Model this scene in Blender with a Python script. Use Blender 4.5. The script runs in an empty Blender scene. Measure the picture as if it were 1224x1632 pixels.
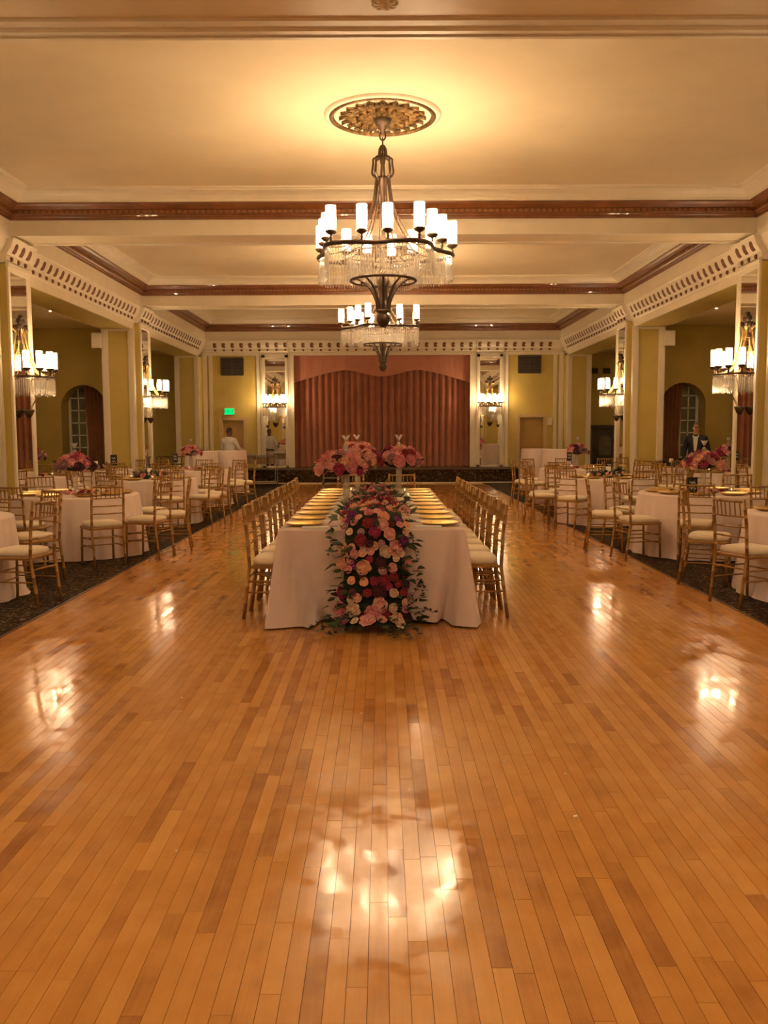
import bpy, math, random
from mathutils import Matrix, Vector
random.seed(7)
PI = math.pi
S = bpy.context.scene
C = S.collection

# ------------------------------------------------------------------ camera, world, exposure
F, CXP, CYP, EYE = 1400.0, 612.0, 816.0, 1.5
p_, y_, r_ = math.atan((816 - 690) / F), math.atan((612 - 609.5) / F), math.radians(0.25)
fw = Vector((math.sin(y_) * math.cos(p_), math.cos(y_) * math.cos(p_), -math.sin(p_)))
rt = Vector((math.cos(y_), -math.sin(y_), 0)); up = rt.cross(fw)
rt, up = math.cos(r_) * rt - math.sin(r_) * up, math.sin(r_) * rt + math.cos(r_) * up
cam = bpy.data.cameras.new('camera'); camo = bpy.data.objects.new('camera', cam); C.objects.link(camo)
cam.sensor_fit = 'VERTICAL'; cam.sensor_height = 24.0; cam.lens = F / 1632.0 * 24.0
cam.clip_start = 0.05; cam.clip_end = 200
camo.matrix_world = Matrix(((rt.x, up.x, -fw.x, 0), (rt.y, up.y, -fw.y, 0), (rt.z, up.z, -fw.z, EYE), (0, 0, 0, 1)))
S.camera = camo
w = bpy.data.worlds.new('night'); S.world = w; w.use_nodes = True
w.node_tree.nodes['Background'].inputs[0].default_value = (0.05, 0.06, 0.08, 1)
w.node_tree.nodes['Background'].inputs[1].default_value = 0.3
vs = S.view_settings
vs.view_transform = 'Standard'; vs.look = 'None'; vs.gamma = 1; vs.use_curve_mapping = False
vs.exposure = 1.6
BULB_CH, BULB_SC, DOWN, REAR_FILL = 210.0, 120.0, 250.0, 80.0      # emission strengths of the lamps, last the added rear fill
WARM = (1.0, 0.70, 0.425)

# ------------------------------------------------------------------ materials
M = {}
def mat(name, col, rough=0.5, metal=0.0, noise=0.0, nscale=8.0, bump=0.0, bscale=60.0, coat=0.0, spec=0.5, sheen=0.0):
    m = bpy.data.materials.new(name); m.use_nodes = True
    nt = m.node_tree; b = nt.nodes['Principled BSDF']
    b.inputs['Base Color'].default_value = (*col, 1); b.inputs['Roughness'].default_value = rough
    b.inputs['Metallic'].default_value = metal; b.inputs['Specular IOR Level'].default_value = spec
    b.inputs['Coat Weight'].default_value = coat; b.inputs['Sheen Weight'].default_value = sheen
    tc = nt.nodes.new('ShaderNodeTexCoord')
    if noise:
        n = nt.nodes.new('ShaderNodeTexNoise'); n.inputs['Scale'].default_value = nscale; n.inputs['Detail'].default_value = 4
        r = nt.nodes.new('ShaderNodeValToRGB')
        r.color_ramp.elements[0].position = 0.3; r.color_ramp.elements[1].position = 0.7
        r.color_ramp.elements[0].color = (*[c * (1 - noise) for c in col], 1)
        r.color_ramp.elements[1].color = (*[min(1, c * (1 + noise)) for c in col], 1)
        nt.links.new(tc.outputs['Object'], n.inputs['Vector']); nt.links.new(n.outputs['Fac'], r.inputs['Fac'])
        nt.links.new(r.outputs['Color'], b.inputs['Base Color'])
    if bump:
        n = nt.nodes.new('ShaderNodeTexNoise'); n.inputs['Scale'].default_value = bscale; n.inputs['Detail'].default_value = 3
        bp = nt.nodes.new('ShaderNodeBump'); bp.inputs['Strength'].default_value = bump; bp.inputs['Distance'].default_value = 0.01
        nt.links.new(tc.outputs['Object'], n.inputs['Vector']); nt.links.new(n.outputs['Fac'], bp.inputs['Height'])
        nt.links.new(bp.outputs['Normal'], b.inputs['Normal'])
    M[name] = m
    return m
def emit(name, col, st):
    m = bpy.data.materials.new(name); m.use_nodes = True; nt = m.node_tree
    nt.nodes.remove(nt.nodes['Principled BSDF']); e = nt.nodes.new('ShaderNodeEmission')
    e.inputs[0].default_value = (*col, 1); e.inputs[1].default_value = st
    nt.links.new(e.outputs[0], nt.nodes['Material Output'].inputs[0]); M[name] = m
def glassy(name, col, gloss, rough=0.03, translucent=0.0, tcol=(1, 1, 1)):
    m = bpy.data.materials.new(name); m.use_nodes = True; nt = m.node_tree
    nt.nodes.remove(nt.nodes['Principled BSDF'])
    t = nt.nodes.new('ShaderNodeBsdfTransparent'); t.inputs[0].default_value = (*col, 1)
    g = nt.nodes.new('ShaderNodeBsdfGlossy'); g.inputs['Roughness'].default_value = rough
    mx = nt.nodes.new('ShaderNodeMixShader'); mx.inputs[0].default_value = gloss
    nt.links.new(t.outputs[0], mx.inputs[1]); nt.links.new(g.outputs[0], mx.inputs[2]); out = mx
    if translucent:
        tl = nt.nodes.new('ShaderNodeBsdfTranslucent'); tl.inputs[0].default_value = (*tcol, 1)
        m2 = nt.nodes.new('ShaderNodeMixShader'); m2.inputs[0].default_value = translucent
        nt.links.new(mx.outputs[0], m2.inputs[1]); nt.links.new(tl.outputs[0], m2.inputs[2]); out = m2
    nt.links.new(out.outputs[0], nt.nodes['Material Output'].inputs[0]); M[name] = m

mat('trim', (0.80, 0.72, 0.55), 0.45, noise=0.04, nscale=3)
mat('yellow', (0.58, 0.45, 0.115), 0.6, noise=0.06, nscale=2, bump=0.08, bscale=90)
mat('plaster', (0.80, 0.69, 0.47), 0.7, noise=0.04, nscale=1.5)
mat('soffit', (0.74, 0.60, 0.35), 0.35, noise=0.05, nscale=2)
mat('crown', (0.19, 0.065, 0.018), 0.35, noise=0.2, nscale=6, coat=0.3)
mat('crown_light', (0.30, 0.125, 0.04), 0.4)
mat('frieze_brown', (0.17, 0.06, 0.015), 0.5, noise=0.2)
mat('mirror', (0.86, 0.85, 0.80), 0.015, metal=1.0)
mat('bronze', (0.085, 0.052, 0.03), 0.42, metal=0.5, noise=0.3, nscale=20)
mat('gilt', (0.15, 0.085, 0.022), 0.45, metal=0.6, noise=0.7, nscale=22)
mat('brass', (0.62, 0.42, 0.16), 0.3, metal=0.8, noise=0.2, nscale=14)
mat('chair_gold', (0.37, 0.205, 0.06), 0.36, metal=0.35, noise=0.15, nscale=12)
mat('cushion', (0.86, 0.76, 0.60), 0.85, bump=0.1, bscale=200, sheen=0.2)
mat('linen', (0.78, 0.64, 0.59), 0.9, noise=0.03, nscale=6, bump=0.12, bscale=300, sheen=0.2)
mat('napkin', (0.84, 0.80, 0.74), 0.85, bump=0.1, bscale=200)
mat('table_wood', (0.30, 0.18, 0.09), 0.6, noise=0.2)
mat('charger', (0.80, 0.55, 0.16), 0.28, metal=1.0, bump=0.35, bscale=70)
mat('silver', (0.75, 0.73, 0.70), 0.22, metal=1.0)
mat('steel', (0.42, 0.40, 0.38), 0.4, metal=0.8)
mat('curtain', (0.36, 0.125, 0.065), 0.8, noise=0.12, nscale=3, sheen=0.4)
mat('valance', (0.50, 0.21, 0.13), 0.85, noise=0.06, nscale=4, sheen=0.3)
mat('drape', (0.36, 0.17, 0.075), 0.85, noise=0.1, nscale=4)
mat('stage_top', (0.10, 0.06, 0.03), 0.7)
mat('door', (0.46, 0.28, 0.07), 0.5, noise=0.06, nscale=3)
mat('door_trim', (0.60, 0.44, 0.21), 0.5)
mat('grille', (0.09, 0.065, 0.04), 0.6)
mat('black', (0.015, 0.013, 0.014), 0.5)
mat('chalk', (0.7, 0.68, 0.65), 0.8)
mat('speaker', (0.75, 0.66, 0.46), 0.5)
mat('stone', (0.055, 0.045, 0.03), 0.5, noise=0.4, nscale=5)
mat('stone_light', (0.16, 0.13, 0.08), 0.6, noise=0.3, nscale=6)
mat('pane', (0.16, 0.17, 0.11), 0.08, noise=0.25, nscale=3)
mat('sash', (0.80, 0.80, 0.66), 0.45)
mat('candle', (0.88, 0.82, 0.70), 0.5)
mat('debris', (0.85, 0.80, 0.72), 0.8)
mat('leaf', (0.045, 0.085, 0.022), 0.5, noise=0.3, nscale=8)
mat('leaf_dark', (0.028, 0.045, 0.02), 0.5, noise=0.3, nscale=8)
mat('leaf_grey', (0.06, 0.085, 0.045), 0.6, noise=0.2, nscale=8)
mat('stem', (0.07, 0.06, 0.03), 0.7)
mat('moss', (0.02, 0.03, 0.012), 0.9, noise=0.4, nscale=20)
mat('skin', (0.55, 0.30, 0.20), 0.55)
mat('skin_dark', (0.16, 0.07, 0.04), 0.5)
mat('hair_dark', (0.02, 0.012, 0.01), 0.6)
mat('hair_grey', (0.22, 0.16, 0.12), 0.6)
mat('shirt', (0.66, 0.64, 0.60), 0.85, noise=0.05, nscale=10)
mat('suit', (0.018, 0.018, 0.03), 0.75)
mat('trousers', (0.02, 0.017, 0.017), 0.8)
mat('shoe', (0.01, 0.01, 0.01), 0.3)
mat('edge_strip', (0.12, 0.06, 0.025), 0.4)
FL = {'blush': (0.84, 0.47, 0.42), 'peach': (0.86, 0.50, 0.32), 'pink': (0.78, 0.32, 0.36), 'red': (0.34, 0.02, 0.035),
      'magenta': (0.42, 0.03, 0.12), 'burgundy': (0.10, 0.008, 0.02), 'mauve': (0.45, 0.25, 0.27), 'cream': (0.80, 0.60, 0.44), 'purple': (0.24, 0.03, 0.20)}
for k, c in FL.items(): mat('fl_' + k, c, 0.7, noise=0.14, nscale=30, sheen=0.2)
emit('bulb_ch', WARM, BULB_CH); emit('bulb_sc', WARM, BULB_SC); emit('downlight', WARM, DOWN); emit('rear_fill', WARM, REAR_FILL)
emit('exit_green', (0.0, 0.75, 0.16), 0.55); emit('flame', (1.0, 0.6, 0.2), 5.0)
glassy('shade_glass', (0.96, 0.95, 0.92), 0.10, 0.05, 0.32, (1.0, 0.93, 0.82))
glassy('crystal', (0.92, 0.90, 0.86), 0.40, 0.08, 0.10, (1.0, 0.95, 0.88))
glassy('chalk_glass', (0.95, 0.95, 0.93), 0.45, 0.05, 0.4)
glassy('clear_glass', (0.92, 0.92, 0.90), 0.30, 0.05, 0.16, (1.0, 0.97, 0.92))

def wood_material():
    m = bpy.data.materials.new('maple_plank'); m.use_nodes = True; nt = m.node_tree; b = nt.nodes['Principled BSDF']
    g = nt.nodes.new('ShaderNodeNewGeometry'); mp = nt.nodes.new('ShaderNodeMapping'); mp.inputs['Scale'].default_value = (60, 3.0, 1)
    a = nt.nodes.new('ShaderNodeAttribute'); a.attribute_name = 'tone'
    off = nt.nodes.new('ShaderNodeVectorMath'); off.operation = 'ADD'
    sc = nt.nodes.new('ShaderNodeVectorMath'); sc.operation = 'SCALE'; sc.inputs[3].default_value = 37.0
    nt.links.new(a.outputs['Color'], sc.inputs[0]); nt.links.new(g.outputs['Position'], off.inputs[0]); nt.links.new(sc.outputs[0], off.inputs[1])
    nt.links.new(off.outputs[0], mp.inputs['Vector'])
    n = nt.nodes.new('ShaderNodeTexNoise'); n.inputs['Scale'].default_value = 1.0; n.inputs['Detail'].default_value = 5; n.inputs['Distortion'].default_value = 0.6
    nt.links.new(mp.outputs[0], n.inputs['Vector'])
    n2 = nt.nodes.new('ShaderNodeTexNoise'); n2.inputs['Scale'].default_value = 6.0; n2.inputs['Detail'].default_value = 5
    nt.links.new(off.outputs[0], n2.inputs['Vector'])
    r = nt.nodes.new('ShaderNodeValToRGB'); e = r.color_ramp.elements
    e[0].position = 0.0; e[0].color = (0.34, 0.13, 0.028, 1); e[1].position = 1.0; e[1].color = (0.68, 0.35, 0.09, 1)
    e2 = r.color_ramp.elements.new(0.45); e2.color = (0.54, 0.245, 0.052, 1)
    ma = nt.nodes.new('ShaderNodeMath'); ma.operation = 'MULTIPLY_ADD'; ma.inputs[1].default_value = 0.34; ma.inputs[2].default_value = -0.17
    mb_ = nt.nodes.new('ShaderNodeMath'); mb_.operation = 'MULTIPLY_ADD'; mb_.inputs[1].default_value = 0.85; mb_.inputs[2].default_value = -0.425
    ad = nt.nodes.new('ShaderNodeMath'); ad.operation = 'ADD'; ad2 = nt.nodes.new('ShaderNodeMath'); ad2.operation = 'ADD'; ad2.use_clamp = True
    sp = nt.nodes.new('ShaderNodeSeparateColor'); nt.links.new(a.outputs['Color'], sp.inputs[0])
    nt.links.new(n.outputs['Fac'], ma.inputs[0]); nt.links.new(n2.outputs['Fac'], mb_.inputs[0])
    nt.links.new(ma.outputs[0], ad.inputs[0]); nt.links.new(mb_.outputs[0], ad.inputs[1])
    nt.links.new(ad.outputs[0], ad2.inputs[0]); nt.links.new(sp.outputs[0], ad2.inputs[1]); nt.links.new(ad2.outputs[0], r.inputs['Fac'])
    nt.links.new(r.outputs['Color'], b.inputs['Base Color'])
    n3 = nt.nodes.new('ShaderNodeTexNoise'); n3.inputs['Scale'].default_value = 5.0; n3.inputs['Detail'].default_value = 7; n3.inputs['Roughness'].default_value = 0.7
    nt.links.new(g.outputs['Position'], n3.inputs['Vector'])
    mr = nt.nodes.new('ShaderNodeMapRange'); mr.inputs[1].default_value = 0.40; mr.inputs[2].default_value = 0.60; mr.inputs[3].default_value = 0.07; mr.inputs[4].default_value = 0.23
    nt.links.new(n3.outputs['Fac'], mr.inputs[0]); nt.links.new(mr.outputs[0], b.inputs['Roughness'])
    b.inputs['Specular IOR Level'].default_value = 0.5
    bp = nt.nodes.new('ShaderNodeBump'); bp.inputs['Strength'].default_value = 0.012; bp.inputs['Distance'].default_value = 0.01
    nt.links.new(n3.outputs['Fac'], bp.inputs['Height']); nt.links.new(bp.outputs['Normal'], b.inputs['Normal'])
    M['plank'] = m
wood_material()
def carpet_material():
    m = bpy.data.materials.new('patterned_carpet'); m.use_nodes = True; nt = m.node_tree; b = nt.nodes['Principled BSDF']
    g = nt.nodes.new('ShaderNodeNewGeometry')
    v = nt.nodes.new('ShaderNodeTexVoronoi'); v.inputs['Scale'].default_value = 9; v.feature = 'DISTANCE_TO_EDGE'
    n = nt.nodes.new('ShaderNodeTexNoise'); n.inputs['Scale'].default_value = 14; n.inputs['Detail'].default_value = 5; n.inputs['Distortion'].default_value = 2.5
    nt.links.new(g.outputs['Position'], v.inputs['Vector']); nt.links.new(g.outputs['Position'], n.inputs['Vector'])
    r = nt.nodes.new('ShaderNodeValToRGB'); e = r.color_ramp.elements
    e[0].position = 0.40; e[0].color = (0.018, 0.012, 0.007, 1); e[1].position = 0.64; e[1].color = (0.20, 0.15, 0.08, 1)
    k = r.color_ramp.elements.new(0.5); k.color = (0.030, 0.022, 0.011, 1); k2 = r.color_ramp.elements.new(0.57); k2.color = (0.07, 0.03, 0.018, 1)
    nt.links.new(n.outputs['Fac'], r.inputs['Fac'])
    nt.links.new(r.outputs['Color'], b.inputs['Base Color']); b.inputs['Roughness'].default_value = 0.95; b.inputs['Specular IOR Level'].default_value = 0.1
    bp = nt.nodes.new('ShaderNodeBump'); bp.inputs['Strength'].default_value = 0.3; nt.links.new(n.outputs['Fac'], bp.inputs['Height']); nt.links.new(bp.outputs['Normal'], b.inputs['Normal'])
    M['carpet'] = m
carpet_material()

# ------------------------------------------------------------------ mesh helpers
class MB:
    def __init__(s): s.v = []; s.f = []
    def add(s, vs_, fs_):
        o = len(s.v); s.v += [tuple(q) for q in vs_]; s.f += [tuple(i + o for i in f) for f in fs_]; return s
    def box(s, x0, x1, y0, y1, z0, z1):
        return s.add([(x0, y0, z0), (x1, y0, z0), (x1, y1, z0), (x0, y1, z0), (x0, y0, z1), (x1, y0, z1), (x1, y1, z1), (x0, y1, z1)],
                     [(0, 3, 2, 1), (4, 5, 6, 7), (0, 1, 5, 4), (1, 2, 6, 5), (2, 3, 7, 6), (3, 0, 4, 7)])
    def bbox(s, x0, x1, y0, y1, z0, z1, b):           # box with chamfered vertical and top edges
        return s.add([(x0 + b, y0, z0), (x1 - b, y0, z0), (x1, y0 + b, z0), (x1, y1 - b, z0), (x1 - b, y1, z0), (x0 + b, y1, z0), (x0, y1 - b, z0), (x0, y0 + b, z0)] +
                     [(x0 + b, y0, z1 - b), (x1 - b, y0, z1 - b), (x1, y0 + b, z1 - b), (x1, y1 - b, z1 - b), (x1 - b, y1, z1 - b), (x0 + b, y1, z1 - b), (x0, y1 - b, z1 - b), (x0, y0 + b, z1 - b)] +
                     [(x0 + b, y0 + b, z1), (x1 - b, y0 + b, z1), (x1 - b, y1 - b, z1), (x0 + b, y1 - b, z1)],
                     [(7, 6, 5, 4, 3, 2, 1, 0)] + [(i, (i + 1) % 8, 8 + (i + 1) % 8, 8 + i) for i in range(8)] +
                     [(16, 17, 18, 19), (8, 9, 17, 16), (10, 11, 18, 17), (12, 13, 19, 18), (14, 15, 16, 19), (9, 10, 17), (11, 12, 18), (13, 14, 19), (15, 8, 16)])
    def quad(s, a, b, c, d): return s.add([a, b, c, d], [(0, 1, 2, 3)])
    def tube(s, pts, rad, n=8, cap=True, closed=False):
        pts = [Vector(p) for p in pts]; m = len(pts)
        if not hasattr(rad, '__len__'): rad = [rad] * m
        vs_ = []; prev = None
        for i, p in enumerate(pts):
            if closed: t = pts[(i + 1) % m] - pts[i - 1]
            else: t = pts[min(i + 1, m - 1)] - pts[max(i - 1, 0)]
            t.normalize()
            if prev is None:
                a = Vector((0, 0, 1)) if abs(t.z) < 0.9 else Vector((1, 0, 0)); u = t.cross(a).normalized()
            else:
                u = prev - t * prev.dot(t); u = u.normalized() if u.length > 1e-6 else prev
            prev = u; v = t.cross(u)
            for k in range(n):
                a = 2 * PI * k / n; vs_.append(p + rad[i] * (math.cos(a) * u + math.sin(a) * v))
        fs_ = []
        for i in range(m if closed else m - 1):
            j = (i + 1) % m
            for k in range(n): fs_.append((i * n + k, i * n + (k + 1) % n, j * n + (k + 1) % n, j * n + k))
        if cap and not closed: fs_ += [tuple(range(n))[::-1], tuple((m - 1) * n + k for k in range(n))]
        return s.add(vs_, fs_)
    def lathe(s, prof, n=16, c=(0, 0, 0)):
        vs_ = []; m = len(prof)
        for r, z in prof:
            for k in range(n): a = 2 * PI * k / n; vs_.append((c[0] + r * math.cos(a), c[1] + r * math.sin(a), c[2] + z))
        fs_ = [(i * n + k, i * n + (k + 1) % n, (i + 1) * n + (k + 1) % n, (i + 1) * n + k) for i in range(m - 1) for k in range(n)]
        return s.add(vs_, fs_)
    def ellipsoid(s, c, r, n=12, m=8):
        pr = [(math.sin(PI * i / m), -math.cos(PI * i / m)) for i in range(m + 1)]
        vs_ = [(c[0] + r[0] * a * math.cos(2 * PI * k / n), c[1] + r[1] * a * math.sin(2 * PI * k / n), c[2] + r[2] * z) for a, z in pr for k in range(n)]
        return s.add(vs_, [(i * n + k, i * n + (k + 1) % n, (i + 1) * n + (k + 1) % n, (i + 1) * n + k) for i in range(m) for k in range(n)])
    def prism(s, poly, fn0, fn1):                      # polygon (u,v) mapped by two functions to the two ends
        n = len(poly); a = [fn0(*q) for q in poly]; b = [fn1(*q) for q in poly]
        return s.add(a + b, [tuple(range(n))[::-1], tuple(range(n, 2 * n))] + [(i, (i + 1) % n, n + (i + 1) % n, n + i) for i in range(n)])
    def sweep(s, prof, A, B, nrm):                     # profile (d,z) extruded from A to B, d along nrm
        k = len(prof)
        vs_ = [(P[0] + nrm[0] * d, P[1] + nrm[1] * d, z) for P in (A, B) for d, z in prof]
        return s.add(vs_, [(i, i + 1, k + i + 1, k + i) for i in range(k - 1)] + [tuple(range(k))[::-1], tuple(range(k, 2 * k))])
    def mesh(s, name, m, smooth=False):
        me = bpy.data.meshes.new(name); me.from_pydata(s.v, [], s.f)
        if m: me.materials.append(M[m] if isinstance(m, str) else m)
        if smooth: me.polygons.foreach_set('use_smooth', [True] * len(me.polygons))
        me.update(); return me
    def build(s, name, m, parent=None, smooth=False, loc=None):
        return ob(name, s.mesh(name, m, smooth), parent, loc)
def ob(name, me, parent=None, loc=None, rot=None, scale=None):
    o = bpy.data.objects.new(name, me); C.objects.link(o)
    if parent: o.parent = parent
    if loc is not None: o.location = loc
    if rot is not None: o.rotation_euler = rot
    if scale is not None: o.scale = scale if hasattr(scale, '__len__') else (scale,) * 3
    return o
def tag(o, label, cat, group=None, kind=None):
    o['label'] = label
    if cat: o['category'] = cat
    if group: o['group'] = group
    if kind: o['kind'] = kind
    return o
def thing(name, label, cat, loc=(0, 0, 0), rz=0.0, group=None):
    o = ob(name, None, None, loc, (0, 0, rz)); o.empty_display_size = 0.1; return tag(o, label, cat, group)
def struct(o, label=None):
    o['kind'] = 'structure'
    if label: o['label'] = label
    return o
KIDS = {}
def dup(root, loc, rz, label, group=None):
    kids = KIDS.get(root.name)
    if kids is None:
        kids = KIDS[root.name] = [(c, [g for g in bpy.data.objects if g.parent == c]) for c in bpy.data.objects if c.parent == root]
    r = root.copy(); C.objects.link(r); r.location = loc; r.rotation_euler = (0, 0, rz); r['label'] = label
    if group: r['group'] = group
    for c, gs in kids:
        d = c.copy(); C.objects.link(d); d.parent = r
        for g in gs: e = g.copy(); C.objects.link(e); e.parent = d
    return r
ORD = ['first', 'second', 'third', 'fourth', 'fifth', 'sixth', 'seventh', 'eighth', 'ninth', 'tenth', 'eleventh', 'twelfth']
def project(x, y, z):
    v = Vector((x, y, z - EYE)); k = v.dot(fw)
    return (CXP + F * v.dot(rt) / k, CYP - F * v.dot(up) / k, k) if k > 0.05 else (None, None, k)

# ------------------------------------------------------------------ the hall: constants
XC = 0.04                       # centre line of the hall
HW = 5.5                        # mirror faces of the piers
WX0, WX1 = -2.83, 2.97          # the wooden dance floor
YR, YF = -7.6, 27.55            # rear wall, far wall
PIERS = [-0.65, 6.4, 13.45, 20.5]
AX = 8.4                        # outer wall of the side aisles
ZL, ZA, ZB, ZK, ZC = 3.90, 4.0, 4.39, 4.63, 4.95   # lintel, aisle ceiling, beam, crown, ceiling

# floor
fl = struct(MB().box(WX0, WX1, YR, 26.3, -0.06, -0.012).build('floor', 'edge_strip'), 'polished maple strip dance floor running the length of the ballroom')
planks = []
PWD = 0.058; x = WX0
while x < WX1 - 0.001:
    x2 = min(x + PWD, WX1); y = YR - random.random()
    while y < 26.2:
        L = random.choice([0.28, 0.4, 0.55, 0.7, 0.9, 1.1, 1.4]) * random.uniform(0.85, 1.15)
        planks.append((x, x2, max(y, YR), min(y + L, 26.2))); y += L
    x = x2
def plank_verts(q):
    g = 0.0007; t = [random.uniform(-0.000012, 0.000012) for _ in range(2)]
    x0, x1, y0, y1 = q[0] + g, q[1] - g, q[2] + g, q[3] - g
    return [(x0, y0, -0.012), (x1, y0, -0.012), (x1, y1, -0.012), (x0, y1, -0.012), (x0, y0, t[0]), (x1, y0, t[1]), (x1, y1, t[1]), (x0, y1, t[0])], \
           [(4, 5, 6, 7), (0, 1, 5, 4), (1, 2, 6, 5), (2, 3, 7, 6), (3, 0, 4, 7)]
def tone():
    r = random.gauss(0.54, 0.12)
    if random.random() < 0.07: r = random.uniform(0.10, 0.30)
    return max(0.03, min(0.97, r))
def set_tone(me, tones):
    a = me.color_attributes.new('tone', 'FLOAT_COLOR', 'POINT')
    a.data.foreach_set('color', [c for t in tones for _ in range(8) for c in (t, t, t, 1.0)])
def near_score(q):
    best = 0
    for fy in (0.1, 0.5, 0.9):
        X, Y = (q[0] + q[1]) / 2, q[2] + (q[3] - q[2]) * fy
        if Y < 1.9: continue
        px, py, k = project(X, Y, 0)
        if px is not None and -5 < px < 1229 and py < 1640: best = max(best, 1 / k)
    return best
planks.sort(key=near_score, reverse=True)
for q in planks[:300]:
    v, f = plank_verts(q); c = ((q[0] + q[1]) / 2, (q[2] + q[3]) / 2)
    mb = MB().add([(a - c[0], b - c[1], z) for a, b, z in v], f); me = mb.mesh('plank', 'plank'); set_tone(me, [tone()])
    ob('plank', me, fl, (c[0], c[1], 0))
mb = MB(); 
for q in planks[300:]: mb.add(*plank_verts(q))
me = mb.mesh('plank_field', 'plank'); set_tone(me, [tone() for _ in planks[300:]])
ob('plank_field', me, fl)['kind'] = 'stuff'
# carpets either side
ZCP = 0.004
for sgn, x0, x1, nm in ((-1, -AX, WX0 - 0.02, 'left'), (1, WX1 + 0.02, AX + 0.1, 'right')):
    c = struct(MB().box(x0, x1, YR, 28.6, -0.05, ZCP).build('carpet', 'carpet'), 'dark patterned carpet under the %s-hand round tables' % nm)
    e0, e1 = (x1, WX0) if sgn < 0 else (WX1, x0)
    MB().box(min(e0, e1), max(e0, e1), YR, 26.2, -0.05, 0.006).build('edging', 'edge_strip', c)

# ceiling: coffers, beams
BE = HW - 0.05                                        # inner face of the side entablature under the crown
COFF = [(6.73, 13.12), (13.78, 20.17), (20.83, 27.22)]
ceil = struct(MB().box(XC - 6.5, XC + 6.5, 6.4, 28.6, 5.12, 5.2).build('ceiling', 'plaster'), 'cream coffered plaster ceiling with brown crown moulding')
crown_prof = [(0.0, ZK - 0.03), (0.03, ZK - 0.03), (0.035, ZK), (0.05, ZK + 0.012), (0.055, ZK + 0.03), (0.09, ZK + 0.045), (0.09, ZK + 0.09), (0.13, ZK + 0.095), (0.17, ZK + 0.13), (0.215, ZK + 0.15), (0.22, ZK + 0.17)]
cove_prof = [(0.22, ZK + 0.17), (0.235, ZK + 0.172), (0.25, ZK + 0.20), (0.30, ZK + 0.24), (0.36, ZK + 0.265), (0.44, ZK + 0.28), (0.44, ZC - 0.025), (0.47, ZC - 0.02), (0.48, ZC)]
def rect_sweep(prof, x0, x1, y0, y1):
    mb = MB(); k = len(prof); vs_ = []
    for cx, cy, sx, sy in ((x0, y0, 1, 1), (x1, y0, -1, 1), (x1, y1, -1, -1), (x0, y1, 1, -1)):
        vs_ += [(cx + sx * d, cy + sy * d, z) for d, z in prof]
    return mb.add(vs_, [(c * k + i, ((c + 1) % 4) * k + i, ((c + 1) % 4) * k + i + 1, c * k + i + 1) for c in range(4) for i in range(k - 1)])
for y0, y1 in COFF:
    x0, x1 = XC - BE, XC + BE
    rect_sweep([(0.0, ZB), (0.0, ZK - 0.03)], x0, x1, y0, y1).build('coffer_side', 'trim', ceil)
    rect_sweep(crown_prof, x0, x1, y0, y1).build('crown_moulding', 'crown', ceil)
    rect_sweep(cove_prof, x0, x1, y0, y1).build('cove_moulding', 'trim', ceil)
    d = 0.48
    MB().quad((x0 + d, y0 + d, ZC), (x0 + d, y1 - d, ZC), (x1 - d, y1 - d, ZC), (x1 - d, y0 + d, ZC)).build('coffer_panel', 'plaster', ceil)
    dn = MB(); st = 0.085
    for i in range(int((x1 - x0 - 0.3) / st)):
        X = x0 + 0.18 + i * st
        for Y in (y0 + 0.088, y1 - 0.088): dn.box(X, X + 0.045, Y - 0.014, Y + 0.014, ZK + 0.05, ZK + 0.088)
    for i in range(int((y1 - y0 - 0.3) / st)):
        Y = y0 + 0.18 + i * st
        for X in (x0 + 0.088, x1 - 0.088): dn.box(X - 0.014, X + 0.014, Y, Y + 0.045, ZK + 0.05, ZK + 0.088)
    dn.build('dentil_row', 'crown_light', ceil)['kind'] = 'stuff'
for i, yb in enumerate((13.45, 20.5)):
    bm_ = MB().box(XC - BE, XC + BE, yb - 0.325, yb + 0.325, ZB + 0.012, 5.12)
    b = struct(bm_.build('ceiling_beam', 'trim'), 'cream plaster beam crossing the ceiling %s the nearer chandelier' % ('just beyond' if i == 0 else 'two bays beyond'))
    for sy in (-1, 1): MB().box(XC - BE, XC + BE, yb + sy * 0.30 - 0.045, yb + sy * 0.30 + 0.045, ZB - 0.012, ZB + 0.03).build('beam_bead', 'trim', b)
    MB().box(XC - BE, XC + BE, yb - 0.2, yb + 0.2, ZB - 0.0, ZB + 0.012).build('beam_soffit', 'plaster', b)
# low soffit over the near end of the hall
lo = struct(MB().box(XC - 6.4, XC + 6.4, YR, 6.42, ZB, 5.2).build('ceiling_soffit', 'soffit'), 'low olive soffit above the near end of the hall')
pr = [(0, ZB - 0.0), (0.02, ZB - 0.012), (0.09, ZB - 0.012), (0.10, ZB + 0.012), (0.20, ZB + 0.02), (0.22, ZB + 0.004), (0.34, ZB + 0.012), (0.36, ZB + 0.035), (0.44, ZB + 0.04), (0.46, ZB + 0.06), (0.46, ZC), (0, ZC)]
MB().sweep(pr, (XC - BE, 6.42), (XC + BE, 6.42), (0, 1)).build('edge_moulding', 'trim', lo)
ro = MB()
for k in range(9):
    a = 2 * PI * k / 9; ro.ellipsoid((0.06 * math.cos(a), 0.06 * math.sin(a), 0), (0.035, 0.035, 0.02), 8, 4)
ro.ellipsoid((0, 0, -0.01), (0.035, 0.035, 0.03), 8, 4)
ro.build('plaster_rosette', 'plaster', lo, True, (0.03, 6.2, ZB - 0.008))

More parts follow.
